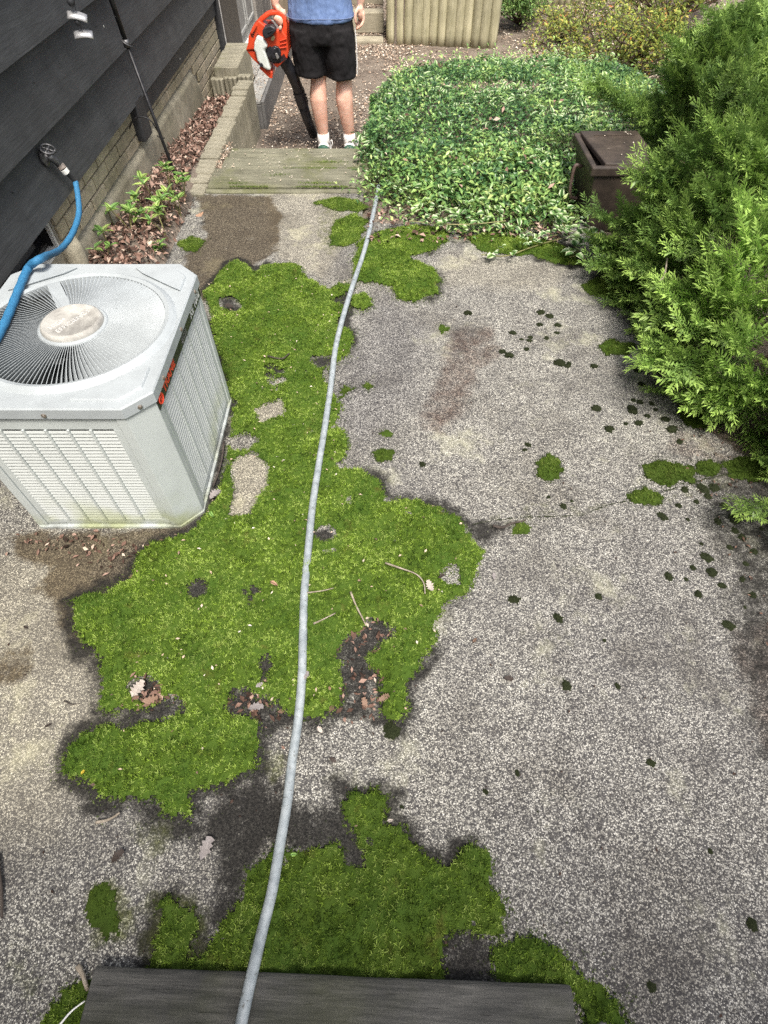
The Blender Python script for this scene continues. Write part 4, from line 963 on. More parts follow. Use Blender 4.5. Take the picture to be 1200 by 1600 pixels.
# ------------------------------------------------------------------ grey hose across the patio
HOSEM, nt, nn, L, P = nodes_of('grey_hose'); v = coords(nt); f = noise(nt, v, 35, 5, .6); r = ramp(nt, [(.3, (.20, .23, .25)), (.55, (.31, .345, .365)), (.75, (.40, .43, .45))]); L.new(f, r.inputs[0]); dirt = mrange(nt, noise(nt, v, 75, 5, .75), .58, .66, 0, .75); L.new(mixc(nt, dirt, r.outputs[0], (.07, .065, .05)), P.inputs['Base Color']); P.inputs['Roughness'].default_value = .42; L.new(bump(nt, noise(nt, v, 200, 3), .08, .002), P.inputs['Normal'])
hpx = [(592,290,.03),(588,312,.026),(580,350,.024),(568,395,.026),(552,440,.028),(537,490,.026),(525,543,.028),(518,600,.022),(510,655,.03),(500,715,.032),(490,785,.032),(482,855,.034),(476,930,.034),(472,1000,.033),(470,1065,.033),(465,1130,.022),(457,1190,.016),(448,1250,.016),(438,1320,.026),(426,1390,.034),(411,1455,.040),(397,1510,.058),(383,1570,.068),(372,1625,.075),(362,1690,.11)]
hpx = [(a + random.uniform(-1.4, 1.4) * (1 if a < 560 else .3), b, max(.0125, z - (.006 if z < .036 else .003))) for a, b, z in hpx]
gh = MB().tube(spline([at(a, b, z) for a, b, z in hpx], 6), .0122, 12).build('garden_hose', HOSEM, smooth=True); tag(gh, 'grey garden hose running lengthwise over the moss and the near board', 'hose')
MB  # noqa

# ------------------------------------------------------------------ brown bin
BIN, nt, nn, L, P = nodes_of('brown_bin'); v = coords(nt); f = noise(nt, v, 9, 6, .65); r = ramp(nt, [(.35, (.030, .022, .018)), (.6, (.062, .046, .036)), (.75, (.10, .08, .066))]); L.new(f, r.inputs[0]); L.new(r.outputs[0], P.inputs['Base Color']); P.inputs['Roughness'].default_value = .55; L.new(bump(nt, noise(nt, v, 90, 4), .12, .003), P.inputs['Normal'])
bx = empty('bin', (1.24, 3.24, 0), 'brown box bin with a skewed flat lid between the ivy and the shrub', 'bin')
def frus(x0, x1, y0, y1, z0, X0, X1, Y0, Y1, z1): return [(x0, y0, z0), (x1, y0, z0), (x1, y1, z0), (x0, y1, z0), (X0, Y0, z1), (X1, Y0, z1), (X1, Y1, z1), (X0, Y1, z1)]
QF = [(3, 2, 1, 0), (4, 5, 6, 7), (0, 1, 5, 4), (1, 2, 6, 5), (2, 3, 7, 6), (3, 0, 4, 7)]
bz = [MB().add(frus(1.120, 1.345, 3.08, 3.40, -.03, 1.070, 1.385, 3.055, 3.48, .275), QF).build('body', BIN, bev=.012)]
rim = MB().box(1.050, 1.395, 3.045, 3.075, .272, .318).box(1.050, 1.395, 3.47, 3.50, .272, .318).box(1.050, 1.080, 3.075, 3.47, .272, .318).box(1.365, 1.395, 3.075, 3.47, .272, .318); bz.append(rim.build('rim', BIN, bev=.008))
lidb = MB().add([(1.118, 3.070, .303), (1.40, 3.062, .303), (1.40, 3.498, .303), (1.078, 3.498, .303), (1.120, 3.072, .328), (1.398, 3.064, .328), (1.398, 3.496, .328), (1.080, 3.496, .328)], QF).build('lid', BIN, bev=.006); lidb.rotation_euler = (0, 0, 0); bz.append(lidb)
ld = MB().box(1.14, 1.36, 3.42, 3.425, .327, .3315).build('lid_ridge', BIN); bz.append(ld)
bz.append(MB().tube(spline([(1.070, 3.27, .235), (1.030, 3.27, .232), (1.036, 3.25, .10), (1.085, 3.25, .08)], 5), .010, 8).build('handle', simple_mat('bin_handle', (.085, .055, .045), (.13, .09, .075), 20, .5), smooth=True)); localize(bz, bx)

# ------------------------------------------------------------------ shepherd hook and wind chime
PY = 3.66
hookb, hookt = at(279, 287, .015), aty(168, -22, PY - .02)
sh_ = empty('shepherd_hook', hookb, 'thin leaning black metal garden pole with scroll hook by the leaf bed', 'garden pole')
dirv = (hookt - hookb); top_ = hookb + dirv * 1.35; mid_ = aty(197, 66, PY)
parts_ = [MB().tube([hookb - dirv * .12, mid_], .0095, 8).build('pole', DARKIRON, smooth=True), MB().tube([mid_ - dirv * .005, top_], .0125, 10).build('pole', DARKIRON, smooth=True)]
arc = [top_ + Vector((-.13 + .13 * math.cos(a), 0, .13 * math.sin(a))) for a in np.linspace(0, PI * 1.15, 12)]; parts_.append(MB().tube(arc, .009, 8).build('crook', DARKIRON, smooth=True))
cl = MB().tube([mid_ - Vector((0, 0, .02)), mid_ + Vector((0, 0, .012))], .017, 10); cl.tube(spline([mid_ + Vector((-.016, -.012, .012)), mid_ + Vector((0, -.022, 0)), mid_ + Vector((.022, -.014, -.014)), mid_ + Vector((.026, .0, -.018))], 4), .0035, 6); parts_.append(cl.build('clip', IRON, smooth=True))
lowc = aty(250, 213, PY)
parts_.append(MB().tube(spline([lowc + Vector((-.012, -.01, .006)), lowc + Vector((0, -.014, 0)), lowc + Vector((.016, -.008, -.006)), lowc + Vector((.022, .004, -.010))], 4), .003, 6).build('clip', DARKIRON, smooth=True))
scr = [aty(a, b, PY - .03) for a, b in ((243, 200), (237, 190), (225, 183), (213, 184), (205, 193), (202, 207), (203, 220), (200, 227), (194, 226), (192, 219), (195, 214), (198, 217))]
parts_.append(MB().tube(spline([aty(247, 206, PY)] + scr, 4), .0036, 6).build('scroll', DARKIRON, smooth=True)); localize(parts_, sh_)
chx = aty(116, 8, 3.5); SILV = simple_mat('brushed_silver', (.48, .48, .49), (.62, .62, .63), 30, .35, .6)
ch = empty('wind_chime', aty(117, 22, 3.1), 'hanging ornament with two curved silver plates against the siding', 'wind chime'); cp = []
for (a, b, t_) in ((120, 24, .20), (129.5, 52.5, .02)):
    p = aty(a, b, 3.1); bb = MB(); nseg = 8
    for k in range(nseg + 1):
        u = k / nseg; ph = (u - .5) * 1.2
        for r_ in (.022, -.022): bb.v.append((.060 * math.sin(ph) * 1.15, .75 * r_ * (.75 + .25 * math.cos(ph)), -.045 * (1 - math.cos(ph)) + .004 * (r_ > 0)))
    for k in range(nseg): bb.f.append((2 * k, 2 * k + 2, 2 * k + 3, 2 * k + 1))
    o = bb.build('silver_plate', SILV, smooth=True); o.location = p; o.rotation_euler = (.55, t_, .2); sm = o.modifiers.new('thick', 'SOLIDIFY'); sm.thickness = .006; cp.append(o)
cp.append(MB().tube([aty(113, -30, 3.1), aty(118, 17, 3.1)], .0013, 5).build('cord', DARKIRON)); cp.append(MB().tube([aty(121, 28, 3.1), aty(129, 49, 3.1)], .0013, 5).build('cord', DARKIRON))
for (a, b, r_) in ((110, 2, .016), (121, 34, .013)):
    p = aty(a, b, 3.1); o = MB().lathe([(.001, -1.3 * r_), (.7 * r_, -.8 * r_), (r_, 0), (.7 * r_, .8 * r_), (.001, 1.3 * r_)], 10, p).build('bead', BLACKTRIM, smooth=True); cp.append(o)
localize(cp, ch)

# ------------------------------------------------------------------ unseen roof and posts behind the camera, added to darken the near end
SHADEW = wood_mat('shade_porch_wood', (.12, .12, .115), (.20, .20, .19), 'X', 0, 6, .4, .4)
po = empty('shade_porch', (.3, -2.2, 0), 'unseen roof on posts added to shade the near end of the patio', 'shade_porch')
pl = [MB().box(-1.42, 2.6, -3.2, -1.30, 2.55, 2.67).build('roof', BLACKTRIM, bev=.01)]
for x in (-1.0, 2.3): pl.append(MB().box(x - .05, x + .05, -1.45, -1.35, 0, 2.55).build('post', SHADEW, bev=.006))
pl.append(MB().box(-1.42, 2.6, -3.2, -1.45, -.10, .16).build('floor', SHADEW, bev=.006)); localize(pl, po)
# ------------------------------------------------------------------ person
SKIN, nt, nn, L, P = nodes_of('skin'); v = coords(nt); f = noise(nt, v, 18, 5, .6); r = ramp(nt, [(.35, (.66, .37, .27)), (.65, (.80, .51, .40))]); L.new(f, r.inputs[0]); fk = mrange(nt, noise(nt, v, 150, 3, .6), .60, .72, 0, .16); L.new(mixc(nt, fk, r.outputs[0], (.36, .17, .11)), P.inputs['Base Color'])
P.inputs['Roughness'].default_value = .5; P.inputs['Subsurface Weight'].default_value = .12; P.inputs['Subsurface Radius'].default_value = (.012, .005, .003); P.inputs['Subsurface Scale'].default_value = 1.0
def cloth(name, c1, c2, s=40, rough=.85):
    m, nt, nn, L, P = nodes_of(name); v = coords(nt); f = noise(nt, v, s, 5, .65); r = ramp(nt, [(.35, c1), (.65, c2)]); L.new(f, r.inputs[0]); L.new(r.outputs[0], P.inputs['Base Color']); P.inputs['Roughness'].default_value = rough; P.inputs['Specular IOR Level'].default_value = .25
    f2 = noise(nt, coords(nt, 'Object', (1, 1, .45)), 11, 3, .5, .6); b1 = bump(nt, f2, .55, .03); L.new(bump(nt, noise(nt, v, 420, 2), .15, .002, b1), P.inputs['Normal']); return m
SHIRT = cloth('blue_cloth', (.11, .17, .34), (.16, .235, .43)); SHORTSM = cloth('black_cloth', (.008, .0075, .0085), (.015, .0135, .015), 30, .85); WHITECLOTH = cloth('white_cloth', (.62, .61, .60), (.76, .75, .74), 60)
GREENM = cloth('green_leather', (.03, .085, .06), (.05, .12, .085), 50, .5); HAIRM = simple_mat('brown_hair', (.03, .018, .01), (.07, .045, .025), 60, .6, stretch=(1, 1, .2))
root = Vector((-.385, 5.06, -.36)); pe = empty('person', root, 'person seen from behind in blue shirt and black shorts holding the leaf blower', 'person')
HX = -.055
def remesh(o, vox, it=6, fac=.5):
    m = o.modifiers.new('remesh', 'REMESH'); m.mode = 'VOXEL'; m.voxel_size = vox; m.use_smooth_shade = True
    s_ = o.modifiers.new('smooth', 'SMOOTH'); s_.iterations = it; s_.factor = fac
def tubes(b, pts, rs, n=14, flat=1.0, k=5):
    P_ = spline(pts, k); R_ = [np.interp(i / (len(P_) - 1), np.linspace(0, 1, len(rs)), rs) for i in range(len(P_))]; b.tube(P_, R_, n, True, flat)
    for e_, r_ in ((P_[0], R_[0]), (P_[-1], R_[-1])): b.lathe([(.02 * r_, -r_), (.7 * r_, -.7 * r_), (r_, 0), (.7 * r_, .7 * r_), (.02 * r_, r_)], 12, e_)
b = MB()
for (hx, kx, cx_, ax) in ((-.10, -.106, -.116, -.102), (.085, .086, .082, .107)):
    hx += HX
    tubes(b, [(hx, .0, .90), (hx * .6 + kx * .4, .012, .74), (kx, .012, .56), (kx, .002, .49), (cx_, -.020, .38), ((cx_ + ax) / 2, -.016, .26), (ax, -.004, .15), (ax, .0, .08)], [.095, .085, .066, .058, .0665, .055, .041, .040], 16)
    b.loft([((ax, -.055, .045), .03, .03, (1, 0, 0), (0, 0, 1)), ((ax, -.02, .05), .036, .042, (1, 0, 0), (0, 0, 1)), ((ax * 1.02, .08, .04), .042, .034, (1, 0, 0), (0, 0, 1)), ((ax * 1.05, .17, .028), .036, .02, (1, 0, 0), (0, 0, 1))], 12)
    b.lathe([(.001, -.06), (.028, -.045), (.036, 0), (.028, .045), (.001, .06)], 12, (kx + .0, .048, .50))
b.loft([((HX, 0, .80), .12, .10), ((HX, 0, .88), .165, .125), ((HX, .0, 1.0), .150, .110), ((HX, .0, 1.12), .142, .100), ((HX, .0, 1.28), .170, .110), ((HX, .0, 1.40), .175, .10), ((HX, -.01, 1.46), .10, .07), ((HX, -.005, 1.50), .058, .058), ((HX, .005, 1.58), .054, .056)], 20)
b.loft([((HX, .02, 1.545), .035, .05), ((HX, .03, 1.58), .062, .085), ((HX, .025, 1.64), .074, .095), ((HX, .015, 1.70), .077, .098), ((HX, .008, 1.75), .066, .085), ((HX, .005, 1.785), .03, .04)], 18)
b.loft([((HX, .112, 1.70), .010, .012), ((HX, .128, 1.655), .014, .014), ((HX, .108, 1.64), .016, .010)], 8)
for sg in (-1, 1): b.loft([((HX + sg * .076, .005, 1.63), .006, .012), ((HX + sg * .084, .0, 1.66), .008, .020), ((HX + sg * .080, .0, 1.69), .006, .014)], 8)
# arms: left holds the blower handle, right hangs relaxed
def L_(px, py, Y=5.0): return aty(px, py, Y) - root
wl, wr = L_(430, 3, 5.0), L_(564, 3, 5.05)
tubes(b, [(HX - .185, 0, 1.42), (HX - .235, -.005, 1.25), (HX - .262, -.01, 1.12), (wl.x + .004, wl.y + .02, 1.03), tuple(wl)], [.058, .047, .040, .040, .027], 12)
tubes(b, [(HX + .185, 0, 1.42), (HX + .225, -.005, 1.25), (HX + .245, -.01, 1.12), (wr.x + .004, wr.y + .0, 1.03), tuple(wr)], [.058, .047, .040, .040, .027], 12)
def hand_pts(px): return [L_(a, c_, Y) for a, c_, Y in px]
# left hand: palm and four fingers closed round the handle, thumb behind
tubes(b, hand_pts([(430, 6, 5.0), (435, 13, 5.0), (440, 21, 5.0)]), [.026, .034, .030], 12, .62)
for pts in ([(437, 20, 4.985), (433, 25, 4.965), (429.5, 29, 4.962), (428.5, 31, 4.975)], [(439, 22, 4.985), (436, 27, 4.962), (433, 32, 4.96), (431.5, 34, 4.975)], [(441, 24, 4.985), (439, 29, 4.962), (436.5, 35, 4.96), (434.5, 37, 4.975)], [(442, 27, 4.99), (441, 32, 4.965), (439, 38, 4.962), (437, 40, 4.978)]):
    tubes(b, hand_pts(pts), [.0105, .0100, .0092, .0080], 8, 1, 4)
tubes(b, hand_pts([(444, 18, 5.0), (446, 27, 5.01), (444, 35, 5.03), (440, 40, 5.03)]), [.013, .011, .010, .009], 8, 1, 4)
# right hand
tubes(b, hand_pts([(563, 4, 5.05), (564, 13, 5.05), (564, 22, 5.05)]), [.025, .033, .031], 12, .55)
for i, pts in enumerate(([(567, 22, 5.03), (568, 31, 5.03), (565, 39, 5.02), (558, 45, 5.02)], [(566, 23, 5.045), (566.5, 32, 5.045), (563, 41, 5.04), (557, 46, 5.04)], [(564, 23, 5.06), (564, 32, 5.065), (561, 39, 5.065), (557, 43, 5.06)], [(562, 22, 5.075), (561.5, 30, 5.08), (559.5, 36, 5.08), (557, 39, 5.075)])):
    tubes(b, hand_pts(pts), [.0105, .0098, .0090, .0075], 8, 1, 4)
tubes(b, hand_pts([(560, 13, 5.03), (556, 20, 5.015), (555, 29, 5.01), (556, 36, 5.01)]), [.013, .0115, .0100, .008], 8, 1, 4)
body = b.build('body', SKIN, pe, True); remesh(body, .0052, 3)
# clothing
b = MB()
b.loft([((HX, -.0, .838), .226, .150), ((HX, -.0, .86), .231, .152), ((HX, .0, .95), .214, .142), ((HX, .0, 1.10), .200, .128), ((HX, .0, 1.28), .212, .132), ((HX, .0, 1.40), .205, .112), ((HX, -.005, 1.47), .115, .080), ((HX, -.005, 1.495), .068, .068)], 24)
tubes(b, [(HX - .18, 0, 1.42), (HX - .232, -.004, 1.28), (HX - .25, -.006, 1.19)], [.072, .068, .070], 14); tubes(b, [(HX + .18, 0, 1.42), (HX + .225, -.004, 1.28), (HX + .24, -.006, 1.19)], [.072, .068, .070], 14)
sh = b.build('shirt', SHIRT, pe, True); remesh(sh, .008, 3)
tx = bpy.data.textures.new('folds', 'CLOUDS'); tx.noise_scale = .09
d_ = sh.modifiers.new('folds', 'DISPLACE'); d_.texture = tx; d_.strength = .018; d_.mid_level = .5
hem = [(HX + .233 * math.cos(a), .154 * math.sin(a), .864 + .004 * math.sin(3 * a)) for a in np.linspace(0, 2 * PI, 49)]
MB().tube(hem, .0022, 5).build('hem_stitching', cloth('pale_stitch', (.16, .21, .36), (.20, .25, .40)), pe)
b = MB()
b.loft([((HX, 0, .90), .195, .135), ((HX, 0, .84), .222, .150), ((HX + .0, 0, .77), .232, .152), ((HX, .0, .72), .228, .140)], 24)
b.loft([((HX - .110, 0, .80), .118, .142), ((HX - .110, 0, .70), .122, .140), ((HX - .106, .0, .62), .120, .134), ((HX - .101, .0, .555), .116, .126), ((HX - .100, .0, .530), .115, .125)], 20)
b.loft([((HX + .110, 0, .80), .118, .142), ((HX + .115, 0, .70), .121, .140), ((HX + .118, .0, .62), .119, .134), ((HX + .121, .0, .545), .115, .126), ((HX + .122, .0, .515), .114, .125)], 20)
so = b.build('shorts', SHORTSM, pe, True); remesh(so, .008, 3)
tx2 = bpy.data.textures.new('shorts_folds', 'CLOUDS'); tx2.noise_scale = .075
d_ = so.modifiers.new('folds', 'DISPLACE'); d_.texture = tx2; d_.strength = .022; d_.mid_level = .5
stp = MB()
for dy in (-.035, -.018): stp.tube([(HX + .236, dy, .80), (HX + .243, dy, .70), (HX + .243, dy, .60), (HX + .242, dy, .535)], .0032, 5)
stp.build('side_stripe', WHITECLOTH, pe)
BLKPRINT = simple_mat('black_print', (.02, .02, .022), (.03, .03, .03), 40, .7)
for ax in (-.102, .107):
    b = MB(); b.tube([(ax, -.002, .06), (ax, -.004, .10), (ax, -.004, .148)], [.048, .0475, .0465], 18); b.build('sock', WHITECLOTH, pe, True)
    if ax > 0:
        lo = MB()
        for k in range(3): lo.box(ax - .006 + .010 * k, ax + .001 + .010 * k, -.0535, -.0505, .098, .108 + .003 * (k % 2))
        lo.build('sock_mark', BLKPRINT, pe)
    b = MB(); X, Z = (1, 0, 0), (0, 0, 1)
    b.loft([((ax, -.092, .045), .024, .026, X, Z), ((ax, -.082, .05), .042, .042, X, Z), ((ax, -.03, .052), .047, .046, X, Z), ((ax * 1.02, .05, .046), .050, .042, X, Z), ((ax * 1.06, .12, .036), .052, .030, X, Z), ((ax * 1.09, .185, .028), .042, .020, X, Z), ((ax * 1.1, .215, .022), .015, .010, X, Z)], 16)
    b.build('shoe', WHITECLOTH, pe, True)
    b = MB(); b.loft([((ax, -.098, .012), .026, .012, X, Z), ((ax, -.085, .012), .047, .013, X, Z), ((ax * 1.02, .05, .012), .054, .013, X, Z), ((ax * 1.06, .13, .012), .056, .013, X, Z), ((ax * 1.09, .20, .012), .044, .012, X, Z), ((ax * 1.1, .225, .014), .015, .008, X, Z)], 14); b.build('sole', WHITECLOTH, pe)
    b = MB(); b.loft([((ax, -.098, .050), .022, .028, X, Z), ((ax, -.086, .055), .0435, .040, X, Z), ((ax, -.05, .05), .0485, .036, X, Z)], 14); b.build('heel_tab', GREENM, pe, True)
    MB().tube(spline([(ax + .045, .0, .08), (ax + .065, -.01, .10), (ax + .07, -.015, .075), (ax + .058, -.01, .055)], 5), .004, 6).build('lace', WHITECLOTH, pe)
MB().loft([((HX, -.03, 1.60), .060, .065), ((HX, -.012, 1.66), .080, .092), ((HX, .0, 1.72), .085, .105), ((HX, .0, 1.775), .072, .090), ((HX, .0, 1.81), .03, .04)], 18).build('hair', HAIRM, pe, True)
for sg in (-1, 1): MB().lathe([(.001, -.012), (.009, -.006), (.011, 0), (.009, .006), (.001, .012)], 10, (HX + sg * .030, .103, 1.675)).build('eye', WHITECLOTH, pe, True)
MB().box(HX - .022, HX + .022, .106, .116, 1.606, 1.613).build('mouth', simple_mat('lips', (.30, .11, .09), (.36, .14, .12), 40, .5), pe, bev=.003)

# ------------------------------------------------------------------ leaf blower
BY = 4.93
RED = simple_mat('orange_red_plastic', (.58, .050, .016), (.66, .070, .022), 14, .38, bstr=.03); TANK = simple_mat('milky_plastic', (.60, .64, .60), (.72, .75, .71), 12, .35, bstr=.03); BLKP = simple_mat('black_plastic', (.012, .012, .015), (.026, .026, .032), 25, .38, bstr=.05)
def xz(pts, Y=BY): return [((q := aty(a, c_, Y)).x, q.z) for a, c_ in pts]
bl0 = aty(425, 66, BY); bl = empty('leaf_blower', (bl0.x, BY, -.36), 'orange handheld leaf blower with white tank and black tube held by the person', 'leaf blower'); bp = []
def pr(name, pts, d, mat, y=0.0, bev=.008, Y=BY, parent_list=bp):
    o = MB().prism(xz(pts, Y), d, BY + y).build(name, mat, bev=bev, segs=3); parent_list.append(o); return o
pr('housing', [(404,32),(416,42),(420,52),(432,47),(440,46),(448,58),(451,82),(449,91),(433,107),(427,101),(421,86),(413,78),(411,62),(402,53),(398,66),(398,78),(384,79),(387,70),(388,58),(394,43)], .13, RED, 0, .009)
pr('handle', [(395,43),(404,31),(414,23),(424,19),(434,18),(441,23),(446,32),(448,46),(448,58),(441,52),(441,40),(438,30),(430,26),(421,27),(410,35),(404,44)], .075, RED, .028, .008)
pr('side_rib', [(391,50),(400,37),(402,40),(394,53)], .02, RED, -.012, .003)
for k in range(3): pr('vent_slot', [(392.5 + k * .9, 57 - 3.1 * k), (396.5 + k * .9, 58 - 3.1 * k), (396.7 + k * .9, 56.7 - 3.1 * k), (392.9 + k * .9, 55.7 - 3.1 * k)], .004, BLKP, -.002, 0)
pr('back_plate', [(396,40),(450,40),(452,85),(434,108),(420,106),(400,92),(388,76)], .05, RED, .115, .012)
pr('base', [(384,79),(399,81),(403,94),(412,104),(424,109),(421,113),(408,106),(394,93)], .16, RED, .01, .006)
pr('foot', [(405,107),(408,105),(426,113),(425.5,123),(421,122)], .17, RED, .0, .004)
pr('fuel_tank', [(402,54),(411,58),(416,65),(419.5,71.5),(414,77),(417,86),(420.5,97),(424,109),(418,108),(411,104),(403,94),(400,81),(397,77),(398,66)], .10, TANK, -.028, .014)
tk = pr('tank_cap', [(405,98),(410,96),(413,101),(408,103)], .02, BLKP, -.034, .003)
pr('filter_cover', [(411,46),(414,40),(424,37.5),(431,41),(432.5,46),(428,51),(424,55),(417,58),(412,55)], .07, BLKP, -.045, .014)
pr('filter_ridge', [(419,47.5),(427,43.5),(428,45),(420,49.5)], .02, BLKP, -.050, .004)
def disc(px, py, rx, ry, n=20): return [(px + rx * math.cos(2 * PI * k / n), py + ry * math.sin(2 * PI * k / n)) for k in range(n)]
pr('recess', [(415,77),(421,72),(426,74),(424,84),(424,94),(431,96),(429,100),(424,97),(418,87)], .02, BLKP, -.006, .003)
pr('starter_housing', disc(430, 84, 9.5, 13), .03, BLKP, -.018, .008)
pr('starter_ring', disc(429.5, 82, 6, 8.5), .02, BLKP, -.030, .006)
pr('muffler', [(430.5,81),(433.5,80),(437,88),(434,91)], .03, simple_mat('muffler_metal', (.36, .35, .34), (.55, .54, .52), 40, .35, .7), -.040, .004)
pr('throttle_lever', [(432,71),(436,72),(434,78),(431,82),(428.5,80)], .03, BLKP, -.034, .003)
pr('carburetor', [(424,57),(428,54),(430,58),(428,63),(424,62)], .03, simple_mat('carburetor_brass', (.30, .24, .12), (.45, .38, .22), 50, .4, .5), -.018, .003)
pr('starter_grey', [(422,33),(429,35),(434,43),(440,50),(437,58),(431,50),(427,40)], .04, simple_mat('grey_plastic', (.22, .21, .20), (.30, .29, .28), 30, .5), .035, .004)
pr('primer_bulb', disc(438, 43.5, 2.6, 3.2, 12), .03, simple_mat('bulb_rubber', (.50, .36, .28), (.56, .42, .33), 30, .4), -.012, .006)
for k in range(5): pr('grille_slot', [(429.5 + 1.3 * k + 1, 98 + .0 * k - 0.5 * k + 2.4 * k * .2), (443.5 + .9 * k, 83.5 + 1.7 * k), (444.3 + .9 * k, 84.4 + 1.7 * k), (430.3 + 1.3 * k + 1, 99.2 - .5 * k + 2.4 * k * .2)], .004, BLKP, -.002, 0)
for k in range(3): pr('housing_rib', [(437, 63 + 5.5 * k), (447.5, 59.5 + 6.5 * k), (447.8, 61 + 6.5 * k), (437.3, 64.6 + 5.5 * k)], .02, RED, -.010, .003)
tp = [aty(441, 90, 5.0), aty(450, 104, 5.02), aty(459, 122, 5.05), aty(467, 142, 5.10)]; t2 = [aty(466.5, 141, 5.10), aty(473, 163, 5.15)]; t3 = [aty(472, 161, 5.15), aty(480, 185, 5.22), aty(490, 211, 5.30)]
bt = MB().tube(spline(tp, 5), [.046, .046, .045, .044, .044, .043, .043, .042, .042, .041, .041, .041, .040, .040, .040, .040], 16); bt.build('blower_tube', BLKP, smooth=True); bp.append(bpy.data.objects['blower_tube'])
bp.append(MB().tube(t3, [.042, .038, .036], 16).build('nozzle', BLKP, smooth=True))
cb = MB().tube(t2, [.0445, .0455], 16); dv = (t2[1] - t2[0])
for k in range(8):
    a = 2 * PI * k / 8
    for j in range(3):
        c0 = t2[0] + dv * (.3 + .22 * j); cb.box(-.006, .006, -.003, .003, -.005, .005, Matrix.Translation(c0 + Vector((.046 * math.cos(a), .046 * math.sin(a) * .9, 0))) @ Matrix.Rotation(a, 4, 'Z'))
bp.append(cb.build('collar', BLKP)); bp.append(MB().tube([t3[-1] - (t3[-1] - t3[-2]).normalized() * .002, t3[-1] + (t3[-1] - t3[-2]).normalized() * .001], [.032, .032], 14).build('nozzle_mouth', COIL))
localize(bp, bl)
# ------------------------------------------------------------------ leaf templates
def leaf_tmpl(w=.5, fold=.18, droop=.12):
    """unit leaf along +x: midrib, half way and margin points; returns V, F, edge"""
    xs = [0, .28, .62, 1.0]; ws = [0, w * .48, w * .42, 0]; V = []; E = []
    V += [(0, 0, 0), (.30, 0, -.02 * droop), (.64, 0, -.3 * droop), (1, 0, -droop)]; E += [0, 0, 0, .6]
    for s_ in (1, -1):
        V += [(.30, s_ * w * .24, fold * w * .24), (.30, s_ * w * .5, fold * w * .5), (.64, s_ * w * .20, fold * w * .2 - .3 * droop), (.64, s_ * w * .40, fold * w * .4 - .3 * droop)]; E += [.5, 1, .5, 1]
    F = []
    for o in (4, 8):
        F += [(0, 1, o, o), (0, o, o + 1, o + 1), (1, 2, o + 2, o), (o, o + 2, o + 3, o + 1), (2, 3, o + 2, o + 2), (o + 2, 3, o + 3, o + 3)]
    T = []
    for f in F:
        if f[2] == f[3]: T.append(f[:3])
        else: T += [(f[0], f[1], f[2]), (f[0], f[2], f[3])]
    return np.array(V, float), np.array(T), np.array(E)
def simple_leaf(w=.5, fold=.2, droop=.15):
    V = np.array([(0, 0, 0), (.5, 0, -.2 * droop), (1, 0, -droop), (.45, w * .5, fold * w * .5), (.45, -w * .5, fold * w * .5)]); T = np.array([(0, 1, 3), (1, 2, 3), (0, 4, 1), (1, 4, 2)]); return V, T

# ------------------------------------------------------------------ ground cover of vinca / ivy: thousands of leaves, one mass
IVYM = foliage_mat('ivy_leaf', [(0, (.035, .095, .035)), (.3, (.085, .19, .06)), (.6, (.18, .32, .09)), (.85, (.33, .48, .14)), (1, (.50, .60, .22))], trans=.22, rough=.33, spec=.5)
VARM = foliage_mat('variegated_leaf', [(0, (.09, .20, .06)), (.6, (.17, .32, .10)), (1, (.28, .42, .14))], trans=.25, rough=.42, edge=((.66, .72, .48), .5, .85), spec=.4)
EDGE_IVY = [(-.20, 4.20), (-.16, 3.95), (-.17, 3.60), (-.10, 3.42), (.05, 3.20), (.25, 3.10), (.45, 2.98), (.62, 3.02), (.80, 2.94), (.98, 3.02), (1.08, 3.12), (1.20, 3.45), (1.45, 3.75), (1.9, 4.2), (2.2, 5.0), (1.9, 5.9), (1.55, 6.15), (1.15, 6.35), (.75, 6.25), (.40, 5.95), (.20, 5.70), (-.02, 5.50), (-.06, 5.1), (-.07, 4.6)]
def ivy_top(x, y, d):
    return np.clip(.16 * (1 - np.exp(-np.maximum(d, 0) / np.interp(y, [3.3, 4.2], [.24, .09]))), 0, 1) + .17 * (fbm(x, y, 3.6, 4) - .45) * sstep(.05, .3, d) + .02
def ivy_base(x, y): return np.interp(y, [3.0, 4.0, 5.2, 6.3], [.0, .02, -.02, -.20])
rg = np.random.default_rng(21)
n = 88000; Q = np.stack([rg.uniform(-.25, 2.3, n), rg.uniform(2.9, 6.4, n)], 1); dq = sdf(Q, EDGE_IVY) + .05 * (fbm(Q[:, 0], Q[:, 1], 7, 3) - .5); k = dq > 0; Q = Q[k]; dq = dq[k]
k = rg.random(len(Q)) < np.interp(Q[:, 1], [3, 6.3], [1.0, .6]) * (.12 + .88 * sstep(.0, .20, dq + .18 * (Q[:, 1] > 3.9) + .25 * (fbm(Q[:, 0], Q[:, 1], 6, 3) - .5))); Q = Q[k]; dq = dq[k]; n = len(Q)
zt = ivy_base(Q[:, 0], Q[:, 1]) + ivy_top(Q[:, 0], Q[:, 1], dq) - .075 * rg.random(n) ** 1.5
big = fbm(Q[:, 0], Q[:, 1], 2.4, 3)
sc = (.018 + .020 * rg.random(n)) * (1.0 + .35 * sstep(4.2, 3.2, Q[:, 1]))
R = rotmats(rg.random(n) * 6.283, rg.normal(-.15, .45, n), rg.normal(0, .45, n))
V_, T_, = simple_leaf(.46, .35, .2); col = np.clip(.32 + .9 * (fbm(Q[:, 0], Q[:, 1], 5, 3) - .5) + rg.normal(0, .22, n) + .22 * sstep(4.3, 3.1, Q[:, 1]), 0, 1)
me = scatter('ivy', V_, T_, np.stack([Q[:, 0], Q[:, 1], zt], 1), R, sc, IVYM, rnd=col, smooth=False)
